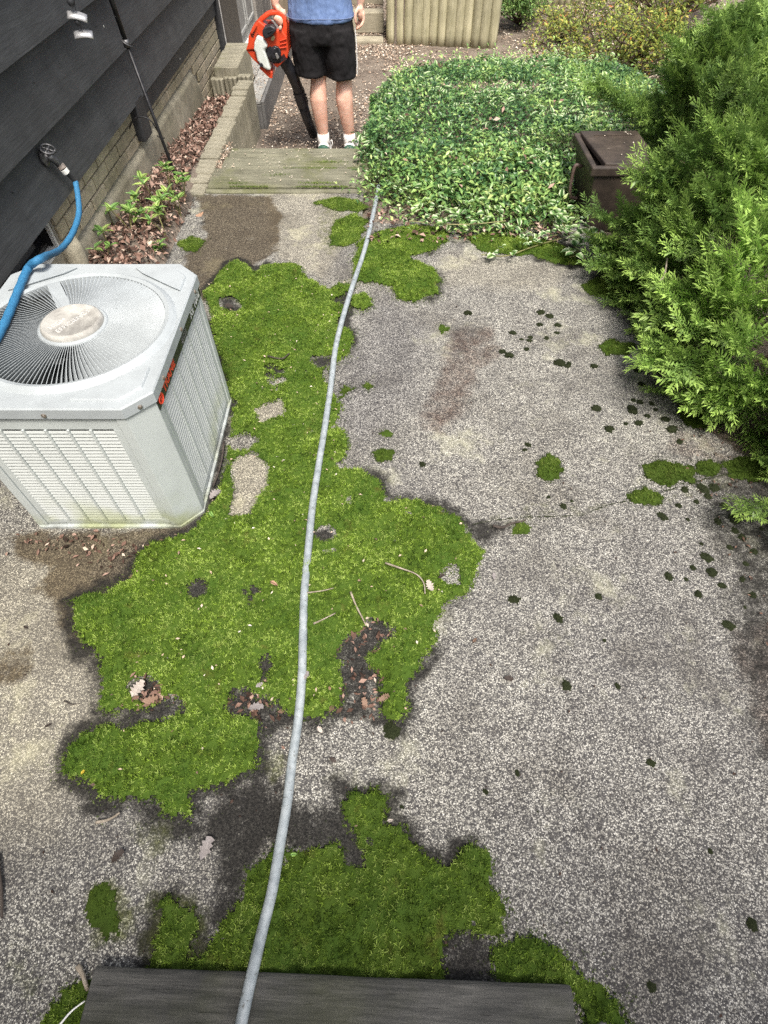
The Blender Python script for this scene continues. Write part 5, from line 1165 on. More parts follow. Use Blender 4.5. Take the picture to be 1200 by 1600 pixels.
o = link('ivy', me); tag(o, 'dense green ivy and vinca carpet beside the sunken path', 'ground cover', None, 'stuff')
# the leaves that hang over the path edge
n = 5200; y = rg.uniform(4.35, 5.2, n); x = -.045 - .05 * rg.random(n); z = -.36 + .38 * rg.random(n) ** .8
me = scatter('ivy', V_, T_, np.stack([x, y, z], 1), rotmats(PI + rg.normal(0, .6, n), rg.normal(.7, .4, n), rg.normal(0, .4, n)), .022 + .016 * rg.random(n), IVYM, rnd=np.clip(rg.normal(.3, .2, n), 0, 1))
o = link('ivy', me); tag(o, 'ivy hanging down over the straight edge of the sunken path', 'ground cover', None, 'stuff')
# variegated leaves standing above the carpet
VV, VT, VE = leaf_tmpl(.55, .35, .2); n = 9000; Q = np.stack([rg.uniform(-.2, 2.2, n), rg.uniform(2.95, 6.2, n)], 1); dq = sdf(Q, EDGE_IVY)
dens = np.maximum.reduce([np.exp(-(((Q[:, 0] - .9) / .55) ** 2 + ((Q[:, 1] - 4.3) / .7) ** 2)), .9 * np.exp(-(((Q[:, 0] - 1.35) / .35) ** 2 + ((Q[:, 1] - 5.2) / .5) ** 2)), .55 * sstep(.28, .0, dq), .08 + 0 * dq]) * sstep(.3, .6, fbm(Q[:, 0], Q[:, 1], 3.5, 3))
k = (dq > -.01) & (rg.random(n) < dens * .5); Q = Q[k]; dq = dq[k]; n = len(Q)
z = ivy_base(Q[:, 0], Q[:, 1]) + ivy_top(Q[:, 0], Q[:, 1], dq) + .035 * rg.random(n)
me = scatter('variegated_ivy', VV, VT, np.stack([Q[:, 0], Q[:, 1], z], 1), rotmats(rg.random(n) * 6.283, rg.normal(-.1, .35, n), rg.normal(0, .35, n)), .028 + .030 * rg.random(n), VARM, rnd=rg.random(n), tattrs={'edge': VE})
o = link('variegated_ivy', me); tag(o, 'cream edged variegated leaves scattered over the ivy carpet', 'ground cover', None, 'stuff')
# loose leaves straggling over the near edge, and taller pale shoots
n = 3000; Q = np.stack([rg.uniform(-.3, 1.15, n), rg.uniform(2.75, 3.7, n)], 1); dq = sdf(Q, EDGE_IVY); k = (dq < .02) & (rg.random(n) < .75 * np.exp(dq / .05)); Q = Q[k]; n = len(Q)
me = scatter('ivy', V_, T_, np.stack([Q[:, 0], Q[:, 1], .012 + .045 * rg.random(n)], 1), rotmats(rg.random(n) * 6.283, rg.normal(-.15, .4, n), rg.normal(0, .4, n)), .018 + .020 * rg.random(n), IVYM, rnd=np.clip(rg.normal(.62, .22, n), 0, 1)); o = link('ivy', me); tag(o, 'loose ivy leaves straggling over moss and patio edge', 'ground cover', None, 'stuff')
n = 420; Q = np.stack([rg.uniform(-.1, 1.9, n), rg.uniform(3.1, 6.1, n)], 1); dq = sdf(Q, EDGE_IVY); k = (dq > .06) & (rg.random(n) < .6); Q = Q[k]; dq = dq[k]; m_ = len(Q); zt = ivy_base(Q[:, 0], Q[:, 1]) + ivy_top(Q[:, 0], Q[:, 1], dq)
pos = np.repeat(np.stack([Q[:, 0], Q[:, 1], zt], 1), 7, 0) + rg.normal(0, .012, (m_ * 7, 3)); pos[:, 2] += np.tile(np.linspace(.0, .075, 7), m_)
me = scatter('ivy', V_, T_, pos, rotmats(np.tile(np.arange(7) * 2.4, m_) + rg.normal(0, .3, m_ * 7), rg.normal(-.5, .25, m_ * 7), rg.normal(0, .2, m_ * 7)), .022 + .018 * rg.random(m_ * 7), IVYM, rnd=np.clip(rg.normal(.72, .18, m_ * 7), 0, 1)); o = link('ivy', me); tag(o, 'pale upright shoots standing out of the ivy carpet', 'ground cover', None, 'stuff')
# stems and soil showing under it
n = 700; Q = np.stack([rg.uniform(-.15, 1.1, n), rg.uniform(2.95, 3.9, n)], 1); dq = sdf(Q, EDGE_IVY); k = dq > 0; Q = Q[k]; dq = dq[k]; sm = MB()
for (x, y), d in zip(Q, dq):
    a = random.random() * 6.28; zt = float(ivy_top(np.array([x]), np.array([y]), np.array([d]))[0]); ln = .05 + .05 * random.random()
    sm.tube([(x, y, .0), (x + ln * .5 * math.cos(a), y + ln * .5 * math.sin(a), zt * .6), (x + ln * math.cos(a), y + ln * math.sin(a), zt)], .0016, 3, False)
o = sm.build('ivy_stem', simple_mat('green_stem', (.10, .12, .04), (.18, .20, .07), 30, .6)); tag(o, 'thin pale stems under the near edge of the ivy', 'stems', None, 'stuff')

# trailing vines whose leaves can be told apart
vleaf = [np_mesh('leaf', *leaf_tmpl(.80 + .05 * q, .35, .2)[:2], VARM, {'rnd': np.full(12, .15 + .25 * q), 'edge': leaf_tmpl()[2]}) for q in range(4)]
STEM = simple_mat('vine_stem', (.16, .16, .06), (.26, .24, .10), 30, .6)
def vine(label, px, nleaf, size, spread, group=None, zs=.03):
    P_ = spline([at(a, c_, zs) for a, c_ in px], 8); c0 = P_[0].copy(); c0.z = 0
    t = empty('trailing_vine', c0, label, 'vine', group)
    st = MB().tube(P_, .0028, 5).build('stem', STEM); localize([st], t)
    for i in range(nleaf):
        p = P_[int(i * (len(P_) - 1) / nleaf)] ; s_ = size * random.uniform(.75, 1.25)
        o = link('leaf', vleaf[i % 4], t, (p.x - c0.x + random.uniform(-spread, spread), p.y - c0.y + random.uniform(-spread, spread), p.z + random.uniform(.0, .05 + spread * .5)), (random.uniform(-.5, .5), random.uniform(-.5, .2), random.uniform(0, 6.28)), s_)
vine('variegated vine with large rounded leaves climbing beside the bin', [(915,405),(900,388),(888,365),(876,345)], 34, .055, .06, zs=.05)
vine('pale vine trailing at the foot of the bin over dark soil', [(940,395),(925,392),(905,398),(890,402)], 22, .050, .06, zs=.03)
vine('thin vine runner creeping over the moss toward the bare patio', [(880,372),(850,380),(820,390),(790,400),(752,398)], 26, .034, .03, zs=.025)
vine('short vine runner over the moss mat right of the hose', [(665,330),(690,345),(712,355)], 12, .032, .025, zs=.03)
vine('vine with cream edged leaves hanging over the near ivy edge', [(640,345),(690,350),(740,350),(790,345)], 30, .042, .06, zs=.06)

# ------------------------------------------------------------------ yew shrub
YEWM = foliage_mat('yew_needle', [(0, (.04, .10, .032)), (.5, (.10, .21, .055)), (1, (.18, .33, .08))], tipcol=(.44, .62, .15), trans=.30, rough=.42, spec=.4, objvar=True)
BARK = wood_mat('yew_bark', (.07, .045, .03), (.15, .11, .08), 'Z', 0, 8, .4, .4)
def needles(V, F, T, p0, d, up, ln, tip0, rg, nl=.026, step=.0072):
    d = d / np.linalg.norm(d); side = np.cross(up, d); side /= np.linalg.norm(side); up2 = np.cross(d, side); m_ = int(ln / step)
    for i in range(m_):
        t = (i + .5) / m_; p = p0 + d * ln * t + up2 * (-.10 * ln * t * t)
        for s_ in (0, 1, 2):
            an = rg.normal(1.05, .15) - .60 * t ** 3; el = 2.094 * s_ + 2.4 * i + rg.normal(0, .3); q = d * math.cos(an) + side * math.sin(an) * math.cos(el) + up2 * math.sin(an) * .8 * math.sin(el)
            l_ = nl * rg.uniform(.8, 1.1) * (1 - .35 * t ** 3) * (.8 if i < 2 else 1); wv = np.cross(q, up2); wv /= max(np.linalg.norm(wv), 1e-6); o = len(V)
            V += [p, p + q * l_ * .45 + wv * .0025, p + q * l_ - up2 * .002, p + q * l_ * .45 - wv * .0025]; F += [(o, o + 1, o + 2), (o, o + 2, o + 3)]; k = min(1, tip0 * (.25 + .9 * t)); T += [k * .6, k, k, k]
def yew_spray(seed):
    rg = np.random.default_rng(seed); V, F, T = [], [], []; L0 = .125; X = np.array([1., 0, 0]); Z = np.array([0, 0, 1.])
    needles(V, F, T, np.zeros(3), X, Z, L0, 1.0, rg)
    for k in range(5):
        t = .05 + .15 * k; s_ = 1 if k % 2 else -1; a = s_ * rg.uniform(.6, .95); d = np.array([math.cos(a), math.sin(a), rg.normal(.25, .2)])
        needles(V, F, T, X * L0 * t + Z * (-.1 * L0 * t * t), d, Z, rg.uniform(.055, .085) * (1.05 - .35 * t), .85, rg)
    V = np.array(V); F = np.array(F); T = np.array(T); return V, F, T
SPR = [yew_spray(s) for s in range(6)]; SPM = [np_mesh('yew_branch', V, F, YEWM, {'rnd': np.full(len(V), .3 + .1 * i), 'tip': T}) for i, (V, F, T) in enumerate(SPR)]
def frame(d, roll=0.0):
    d = Vector(d).normalized(); z = Vector((0, 0, 1)); y = z.cross(d).normalized(); z2 = d.cross(y); M = Matrix((d, y, z2)).transposed(); return M @ Matrix.Rotation(roll, 3, 'X')
def yew(label, lobes, n_outer, n_inner, explicit, seed, nparts, base):
    rg = np.random.default_rng(seed); root_ = empty('yew_shrub', base, label, 'shrub'); items = []; inner = []
    def inside(p, skip, f=.96):
        for j, (c, r) in enumerate(lobes):
            if j != skip and sum(((p[i] - c[i]) / (r[i] * f)) ** 2 for i in range(3)) < 1: return True
        return False
    for layer, n_, fac in ((0, n_outer, 1.0), (1, n_inner, .80)):
        c_ = 0; tries = 0
        while c_ < n_ and tries < n_ * 20:
            tries += 1; j = rg.integers(len(lobes)); c, r = lobes[j]; u = rg.normal(0, 1, 3); u /= np.linalg.norm(u)
            f = fac * rg.uniform(.88, 1.06) * (1 + .16 * (float(fbm([u[0] * 2 + j * 3], [u[1] * 2 + u[2]], 1.6, 2)[0]) - .5) * 2)
            p = np.array([c[i] + r[i] * u[i] * f for i in range(3)])
            if (p[0] < 1.50 and p[1] > 2.72 and p[2] > .10) or p[2] < .03 or inside(p, j, .93 * fac) or (u[0] > .55 and rg.random() < .75): continue
            nrm = np.array([u[i] / r[i] for i in range(3)]); nrm /= np.linalg.norm(nrm)
            d = .75 * np.array([nrm[0], nrm[1], .5 * nrm[2]]) + rg.normal(0, .25, 3) + np.array([-.12, -.10, .42])
            d /= np.linalg.norm(d); s_ = rg.uniform(1.05, 1.75); items.append((p - d * .09 * s_, d, s_, layer, rg.normal(0, .35))) ; c_ += 1
    for (tip, bas, Y, k_) in explicit:
        a, b_ = aty(*tip, Y), aty(*bas, Y + .12); dd = (a - b_)
        for i in range(k_):
            t = i / max(1, k_ - 1); p = b_.lerp(a - dd.normalized() * .17, t); d = dd.normalized() + Vector(rg.normal(0, .16 + .25 * (1 - t), 3)); items.append((np.array(p), np.array(d), rg.uniform(1.15, 1.5), -1, rg.normal(0, .3)))
    camp = np.array([0, 0, H]); items.sort(key=lambda it: (it[3] == 1, np.linalg.norm(it[0] - camp)))
    rest = [[] for _ in SPR]
    for i, (p, d, s_, layer, rl) in enumerate(items):
        M = frame(d, rl)
        if i < nparts:
            o = link('yew_branch', SPM[i % 6], root_, Vector(p) - Vector(base), M.to_euler(), s_)
        else: rest[i % 6].append((p, np.array(M), s_))
    Vs_, Fs_, Rn, Tp = [], [], [], []; off = 0
    for q, lst in enumerate(rest):
        if not lst: continue
        V, F, T = SPR[q]; pos = np.array([a for a, _, _ in lst]) - np.array(base); R = np.array([b_ for _, b_, _ in lst]); s_ = np.array([c for _, _, c in lst])
        W = np.einsum('nij,kj->nki', R, V) * s_[:, None, None] + pos[:, None, :]; Vs_.append(W.reshape(-1, 3)); Fs_.append((F[None] + (np.arange(len(lst)) * len(V))[:, None, None]).reshape(-1, 3) + off); off += len(lst) * len(V)
        Rn.append(np.repeat(rg.uniform(.2, .9, len(lst)), len(V))); Tp.append(np.tile(T, len(lst)) * np.repeat(rg.uniform(.35, 1.1, len(lst)), len(V)))
    if Vs_:
        o = link('foliage', np_mesh('foliage', np.concatenate(Vs_), np.concatenate(Fs_), YEWM, {'rnd': np.concatenate(Rn), 'tip': np.concatenate(Tp)}), root_); o['kind'] = 'stuff'
    lb = MB()
    for c, r in lobes:
        for k in range(10):
            a = rg.random() * 6.28; e = np.array([c[0] + r[0] * .68 * math.cos(a), c[1] + r[1] * .68 * math.sin(a), c[2] + r[2] * rg.uniform(-.3, .6)]); s0 = np.array([c[0], c[1], -.03]); mid = .5 * (s0 + e) + np.array([0, 0, .08]) + rg.normal(0, .05, 3)
            lb.tube(spline([s0, mid, e], 4), [.016 - .0012 * q for q in range(9)], 5)
    o = lb.build('limb', BARK, smooth=True); localize([o], root_)
EXP = [((905,118),(1020,190),3.55,14), ((960,150),(1040,215),3.5,9), ((1032,48),(1095,130),3.6,8), ((1100,20),(1150,80),3.5,7), ((912,322),(990,362),2.6,6), ((918,372),(990,398),2.6,9), ((915,405),(1000,430),2.5,8), ((940,425),(1010,450),2.4,7), ((950,462),(1030,490),2.3,9), ((985,512),(1060,520),2.12,9), ((1010,560),(1080,560),1.95,8), ((965,345),(1040,380),2.6,7), ((1075,640),(1130,620),1.72,5), ((1075,690),(1130,670),1.6,4), ((1090,640),(1160,620),1.75,6), ((1125,692),(1190,668),1.52,6), ((1165,700),(1215,680),1.42,4), ((1110,690),(1170,650),1.55,6), ((1010,250),(1060,290),2.75,4), ((1085,300),(1170,340),2.3,7), ((1170,190),(1195,240),2.8,4)]
yew('large spreading yew shrub with bright green tips along the right side', [((1.95, 1.93, .20), (.90, .86, .48)), ((1.92, 2.72, .32), (.84, .85, .48)), ((2.20, 3.45, .38), (.82, .75, .52)), ((1.80, 1.66, .10), (.46, .36, .22))], 1350, 520, EXP, 3, 280, (2.0, 2.5, 0))
yew('smaller yew shrub whose single bright tip enters at the right edge', [((1.86, .80, .16), (.60, .50, .24))], 120, 60, [((1162,786),(1235,800),1.02,4)], 8, 60, (1.75, .85, 0))

# ------------------------------------------------------------------ other bushes
def bush(name, label, base, r, h, nleaf, leafsize, mat, seed, nbr=26, stemmat=BARK, hollow=.55, cat='bush', w=.45):
    rg = np.random.default_rng(seed); t = empty(name, base, label, cat); b = MB(); ends = []
    for k in range(nbr):
        a = rg.random() * 6.28; rr = math.sqrt(rg.uniform(.1, 1)); e = np.array([r[0] * rr * math.cos(a), r[1] * rr * math.sin(a), h * (1 - .45 * rr * rr) * rg.uniform(.75, 1.05)])
        m1 = e * .4 + np.array([rg.normal(0, .05), rg.normal(0, .05), .02 * h]); P_ = spline([(0, 0, 0), m1, e], 5); b.tube(P_, [.010 - .0007 * q for q in range(len(P_))], 5); ends.append((np.array(P_[6]), e))
        for j in range(4):
            q = np.array(P_[rg.integers(4, 10)]); e2 = q + np.array([rg.normal(0, r[0] * .22), rg.normal(0, r[1] * .22), abs(rg.normal(h * .18, h * .1))]); b.tube([q, .5 * (q + e2) + rg.normal(0, .02, 3), e2], [.005, .004, .002], 4); ends.append((q, e2))
    b.build('branch', stemmat, t)
    pos = []
    for i in range(nleaf):
        s0, e = ends[rg.integers(len(ends))]; u = rg.uniform(hollow, 1.05); pos.append(s0 + (e - s0) * u + rg.normal(0, .035, 3))
    pos = np.array(pos); n = len(pos); V, T = simple_leaf(w, .3, .15)
    o = link('foliage', scatter('foliage', V, T, pos, rotmats(rg.random(n) * 6.28, rg.normal(-.4, .4, n), rg.normal(0, .4, n)), leafsize * rg.uniform(.7, 1.2, n), mat, rnd=rg.random(n)), t); o['kind'] = 'stuff'
AZM = foliage_mat('azalea_leaf', [(0, (.09, .13, .03)), (.45, (.22, .29, .06)), (.86, (.42, .45, .09)), (.96, (.46, .30, .08)), (1, (.50, .16, .06))], trans=.25, rough=.5)
DKM = foliage_mat('bush_leaf', [(0, (.05, .11, .03)), (.5, (.14, .25, .07)), (1, (.32, .45, .14))], trans=.25, rough=.45)
bush('azalea_bush', 'open azalea bush with bare twigs and yellow green leaves behind the shrub', (2.15, 6.4, -.30), (.95, .75), .62, 7500, .038, AZM, 4, 30, hollow=.62)
bush('azalea_bush', 'low yellow and reddish azalea right of the log planter', (1.98, 8.0, -.30), (.42, .55), .30, 1500, .036, AZM, 5, 16, hollow=.4)
bush('azalea_bush', 'dense yellow green azalea at the far top right', (3.0, 7.7, -.10), (1.0, .9), .75, 7000, .040, AZM, 6, 26, hollow=.4)
bush('leafy_bush', 'bright green leafy bush right behind the log planter', (1.66, 8.8, -.33), (.42, .45), .42, 3800, .040, DKM, 7, 18, hollow=.3)
bush('leafy_bush', 'green bush beyond the azaleas by the far log edging', (2.9, 10.0, -.1), (.6, .5), .7, 1500, .045, DKM, 9, 16, hollow=.3)
bush('low_weed', 'low green weed between the ivy and the open azalea', (1.75, 5.6, -.25), (.35, .4), .35, 900, .034, DKM, 12, 12, hollow=.3, cat='weed')

# seedlings in the leaf bed
PACHM = foliage_mat('seedling_leaf', [(0, (.08, .18, .05)), (.5, (.21, .37, .09)), (1, (.42, .54, .15))], trans=.3, rough=.4, spec=.5, objvar=True)
pl_me = [np_mesh('leaf', *leaf_tmpl(.42, .25, .22)[:2], PACHM, {'rnd': np.full(12, .25 + .22 * q)}) for q in range(4)]
seeds = [(268,292,.15,9,'tall pale green seedling at the foot of the garden pole'), (287,300,.13,9,'dark leaved seedling right of the garden pole foot'), (280,322,.13,8,'pale seedling against the stone end of the slab'), (243,305,.12,7,'seedling near the footing left of the garden pole'), (226,326,.11,6,'two leaved pale seedling close to the parged footing'), (245,328,.09,7,'round leaved dark seedling in the middle of the leaf bed'), (266,345,.12,8,'slim seedling in the middle of the bed before a pink leaf'), (259,360,.10,7,'low seedling among brown leaves near the patio corner'), (257,382,.10,7,'nearest yellow green seedling above the air conditioner'), (206,355,.12,8,'grey green seedling beside the footing'), (180,350,.12,7,'leftmost tall seedling hard against the footing'), (174,386,.08,4,'tiny two leaved seedling above the air conditioner corner'), (171,405,.06,4,'smallest seedling just behind the air conditioner lid'), (233,345,.07,7,'thin pale seedling left of the fallen twig')]
for i, (a, c_, hh, nl, lab) in enumerate(seeds):
    z0 = float(BED_TOP(3.2)) ; p = at(a, c_ + 8, z0); z0 = float(zg(p.x, p.y)); p.z = z0
    t = empty('seedling', p, lab, 'seedling', 'seedlings in the leaf bed by the wall'); ns = 1 + nl // 4; stm = MB()
    for s_ in range(ns):
        lean = Vector((random.uniform(-.05, .05), random.uniform(-.05, .05), hh * random.uniform(.7, 1.0))) if ns > 1 else Vector((.01, -.01, hh)); stm.tube([(0, 0, -.02), lean * .5, lean], [.0035, .003, .0025], 5)
        for k in range(5 if nl > 4 else 3):
            an = 2.4 * k + s_; o = link('leaf', pl_me[(i + k) % 4], t, lean, (random.uniform(-.3, .3), -.55 + random.uniform(-.25, .35), an), random.uniform(.045, .070))
    stm.build('stem', STEM, t)

# ------------------------------------------------------------------ litter
def litter_mat(name, stops, rough=.8):
    m, nt, nn, L, P = nodes_of(name); r = ramp(nt, stops); L.new(attr(nt, 'rnd'), r.inputs[0]); L.new(r.outputs[0], P.inputs['Base Color']); P.inputs['Roughness'].default_value = rough; P.inputs['Specular IOR Level'].default_value = .25; return m
PET = litter_mat('pale_litter', [(0, (.09, .06, .045)), (.25, (.26, .18, .13)), (.5, (.46, .34, .25)), (.8, (.62, .51, .40)), (1, (.72, .66, .57))])
BRN = litter_mat('brown_litter', [(0, (.025, .014, .010)), (.35, (.12, .068, .05)), (.65, (.25, .155, .12)), (.9, (.42, .29, .235)), (1, (.56, .46, .37))])
LV = np.array([(0, 0, 0), (.45, .30, .10), (1, .02, .02), (.5, -.28, .12), (.5, 0, .03)]); LT = np.array([(0, 4, 1), (4, 2, 1), (0, 3, 4), (4, 3, 2)])
def litter(name, label, pts, z, size, mat, tilt=.25, kind='stuff', parent=None, rnd=None):
    n = len(pts); pos = np.stack([pts[:, 0], pts[:, 1], z], 1); sc = np.stack([size, size * rg.uniform(.5, 1.1, n), size * rg.uniform(.4, 2.0, n)], 1)
    me = scatter(name, LV, LT, pos, rotmats(rg.random(n) * 6.28, rg.normal(0, tilt, n), rg.normal(0, tilt, n)), sc, mat, rnd=rnd); o = link(name, me); tag(o, label, 'litter', None, kind); return o
n = 80000; Q = np.stack([rg.uniform(-1.02, 4.2, n), 4.25 + (10.6 - 4.25) * rg.random(n) ** 1.15, ], 1); k = (Q[:, 0] < -.07) | (Q[:, 1] > 5.7 + .25 * Q[:, 0]); k &= rg.random(n) < (.16 + .9 * sstep(.38, .62, fbm(Q[:, 0], Q[:, 1], 1.6, 4))) * np.interp(Q[:, 1], [4.3, 5.6, 6.4], [.25, .45, 1]); k &= ~((Q[:, 0] < -.02) & (Q[:, 1] > 8.1)) ; Q = Q[k]
litter('fallen_litter', 'pale dried petals and leaf bits over the sunken path and far yard', Q, zg(Q[:, 0], Q[:, 1]) + .008, .013 + .022 * rg.random(len(Q)), PET)
n = 6500; Q = np.stack([rg.uniform(-1.44, -1.10, n), rg.uniform(1.85, 5.52, n)], 1); k = Q[:, 0] < np.where(Q[:, 1] > 3.4, -1.20, -1.10); Q = Q[k]
litter('leaf_litter', 'brown dry leaves filling the narrow bed between wall and edging', Q, zg(Q[:, 0], Q[:, 1]) + .012 + .012 * rg.random(len(Q)), .014 + .034 * rg.random(len(Q)) ** 1.6, BRN, .5)
n = 900; Q = np.stack([rg.uniform(-1.42, -1.05, n), rg.uniform(5.6, 7.8, n)], 1); litter('deck_litter', 'small pale litter on the low platform by the door', Q, np.full(len(Q), -.156), .010 + .014 * rg.random(n), PET, .12)
Q = np.concatenate([np.stack([rg.uniform(-1.0, -.05, 1500), y0 + .21 + .2 * rg.random(1500)], 1) for y0 in (8.12, 8.42, 8.80)]); z = np.repeat([-.33, -.145, .045], 1500); k = rg.random(len(Q)) < .5
litter('stair_litter', 'pale litter lying on the treads of the timber stairs', Q[k], z[k] + .006, .012 + .018 * rg.random(k.sum()), PET, .2)
n = 190; Q = np.stack([rg.uniform(-1.0, -.12, n), rg.uniform(3.57, 4.18, n)], 1); litter('step_litter', 'tiny white petals dotted over the timber step', Q, np.full(n, .036), .006 + .009 * rg.random(n), PET, .1, rnd=.7 + .3 * rg.random(n))
n = 260; Q = np.stack([-1.03 - .03 * rg.random(n) + .02 * rg.random(n), rg.uniform(3.65, 4.2, n)], 1); litter('gravel_litter', 'pale gravel and petals in the gap left of the timber step', Q, np.full(n, .022), .010 + .012 * rg.random(n), PET, .3)
n = 900; Q = np.stack([rg.uniform(1.10, 1.75, n), rg.uniform(.2, 2.9, n)], 1); litter('needle_litter', 'reddish dead needles and twigs under the shrub skirt', Q, np.maximum(zg(Q[:, 0], Q[:, 1]), 0) + .006, .007 + .013 * rg.random(len(Q)), BRN, .2, rnd=.5 * rg.random(len(Q)))
n = 160; Q = np.stack([rg.uniform(-.05, 1.4, n), rg.uniform(3.2, 5.8, n)], 1); dq = sdf(Q, EDGE_IVY); k = dq > .1; Q = Q[k]; dq = dq[k]; litter('ivy_litter', 'dead brown leaves caught on top of the ivy carpet', Q, ivy_base(Q[:, 0], Q[:, 1]) + ivy_top(Q[:, 0], Q[:, 1], dq) + .012, .022 + .025 * rg.random(len(Q)), BRN, .4)
n = 420; Q = np.stack([rg.uniform(-.1, 1.0, n), rg.uniform(2.9, 3.30, n)], 1); litter('edge_litter', 'brown leaf bits along the near ivy edge', Q, .012 + .02 * rg.random(n), .018 + .025 * rg.random(n), BRN, .35)
n = 14; Q = np.stack([rg.uniform(1.13, 1.37, n), rg.uniform(3.09, 3.46, n)], 1); litter('lid_litter', 'few white petals lying on the bin lid', Q, np.full(n, .331), .008 + .010 * rg.random(n), PET, .1, rnd=.85 + .15 * rg.random(n))
# tiny straw bits and petals lying on the moss and concrete
n = 2600; Q = np.stack([rg.uniform(-1.1, .6, n), rg.uniform(.1, 2.9, n)], 1); dd = np.maximum(sdf(Q, WMAIN), sdf(Q, WFRONT)); k = dd > .01; k &= rg.random(n) < .26; Q = Q[k]; n = len(Q)
o = litter('moss_litter', 'tiny straw bits and petals lying on the moss', Q, .024 + .006 * rg.random(n), .005 + .010 * rg.random(n), PET, .3, rnd=np.clip(rg.normal(.5, .3, n), 0, 1))
n = 420; Q = np.stack([rg.uniform(-1.3, 1.1, n), rg.uniform(-.2, 3.2, n)], 1); litter('speck_litter', 'dark leaf crumbs on the bare concrete', Q, np.full(n, .004), .004 + .009 * rg.random(n) ** 2, BRN, .1, rnd=.1 * rg.random(n))
n = 500; Q = np.concatenate([np.stack([rg.normal(c0, s0, 60), rg.normal(c1, s1, 60)], 1) for (c0, c1), s0, s1 in ((tuple(at(380, 1105)[:2]), .06, .03), (tuple(at(560, 1005)[:2]), .05, .06), (tuple(at(240, 1085)[:2]), .04, .02), (tuple(at(190, 870)[:2]), .10, .03), (tuple(at(110, 850)[:2]), .12, .02), (tuple(at(570, 1085)[:2]), .04, .05))])
litter('dark_litter', 'rotting dark leaf crumbs in the gaps of the moss', Q, np.full(len(Q), .008), .008 + .018 * rg.random(len(Q)), BRN, .35, rnd=np.clip(rg.normal(.35, .3, len(Q)), 0, 1))

# single fallen leaves and twigs
def lobed(seed, lobes=5, depth=.45, width=.6):
    r_ = np.random.default_rng(seed); pts = []
    for k in range(lobes * 2 + 1):
        t = k / (lobes * 2); x = .08 + .88 * t; y = width * .5 * math.sin(PI * (t * .92 + .06)) ** .7 * (1 if k % 2 else 1 - depth) * r_.uniform(.85, 1.15); pts.append((x + (.05 if k % 2 else 0), y))
    V = [(0, 0, 0)]; up = []; mid = []; dn = []
    for x, y in pts: up.append(len(V)); V.append((x, y, .10 * math.sin(x * 5 + seed) + .35 * y * y + r_.uniform(-.02, .03)))
    for x, y in pts: mid.append(len(V)); V.append((x, 0, .06 * math.sin(x * 5 + seed)))
    for x, y in pts: dn.append(len(V)); V.append((x, -y * r_.uniform(.8, 1.15), .10 * math.sin(x * 4 + seed + 1) + .30 * y * y + r_.uniform(-.02, .03)))
    F = [(0, mid[0], up[0]), (0, dn[0], mid[0])]
    for i in range(len(pts) - 1):
        for a, b_ in ((mid, up), (dn, mid)): F += [(a[i], a[i + 1], b_[i + 1]), (a[i], b_[i + 1], b_[i])]
    return np.array(V), np.array(F)
def dryleaf(c1, c2): return simple_mat('dry_leaf', c1, c2, 25, .75, bstr=.1)
LM_ = {'pale': dryleaf((.32, .27, .23), (.52, .46, .41)), 'brown': dryleaf((.13, .075, .05), (.26, .165, .115)), 'tan': dryleaf((.28, .16, .10), (.42, .26, .17)), 'dark': dryleaf((.02, .014, .011), (.06, .042, .034)), 'grey': dryleaf((.16, .14, .14), (.30, .27, .26)), 'yellow': dryleaf((.55, .38, .03), (.66, .50, .06)), 'green': dryleaf((.14, .27, .05), (.22, .38, .09))}
for nm in ('yellow', 'green'): LM_[nm].name = nm + '_leaf'
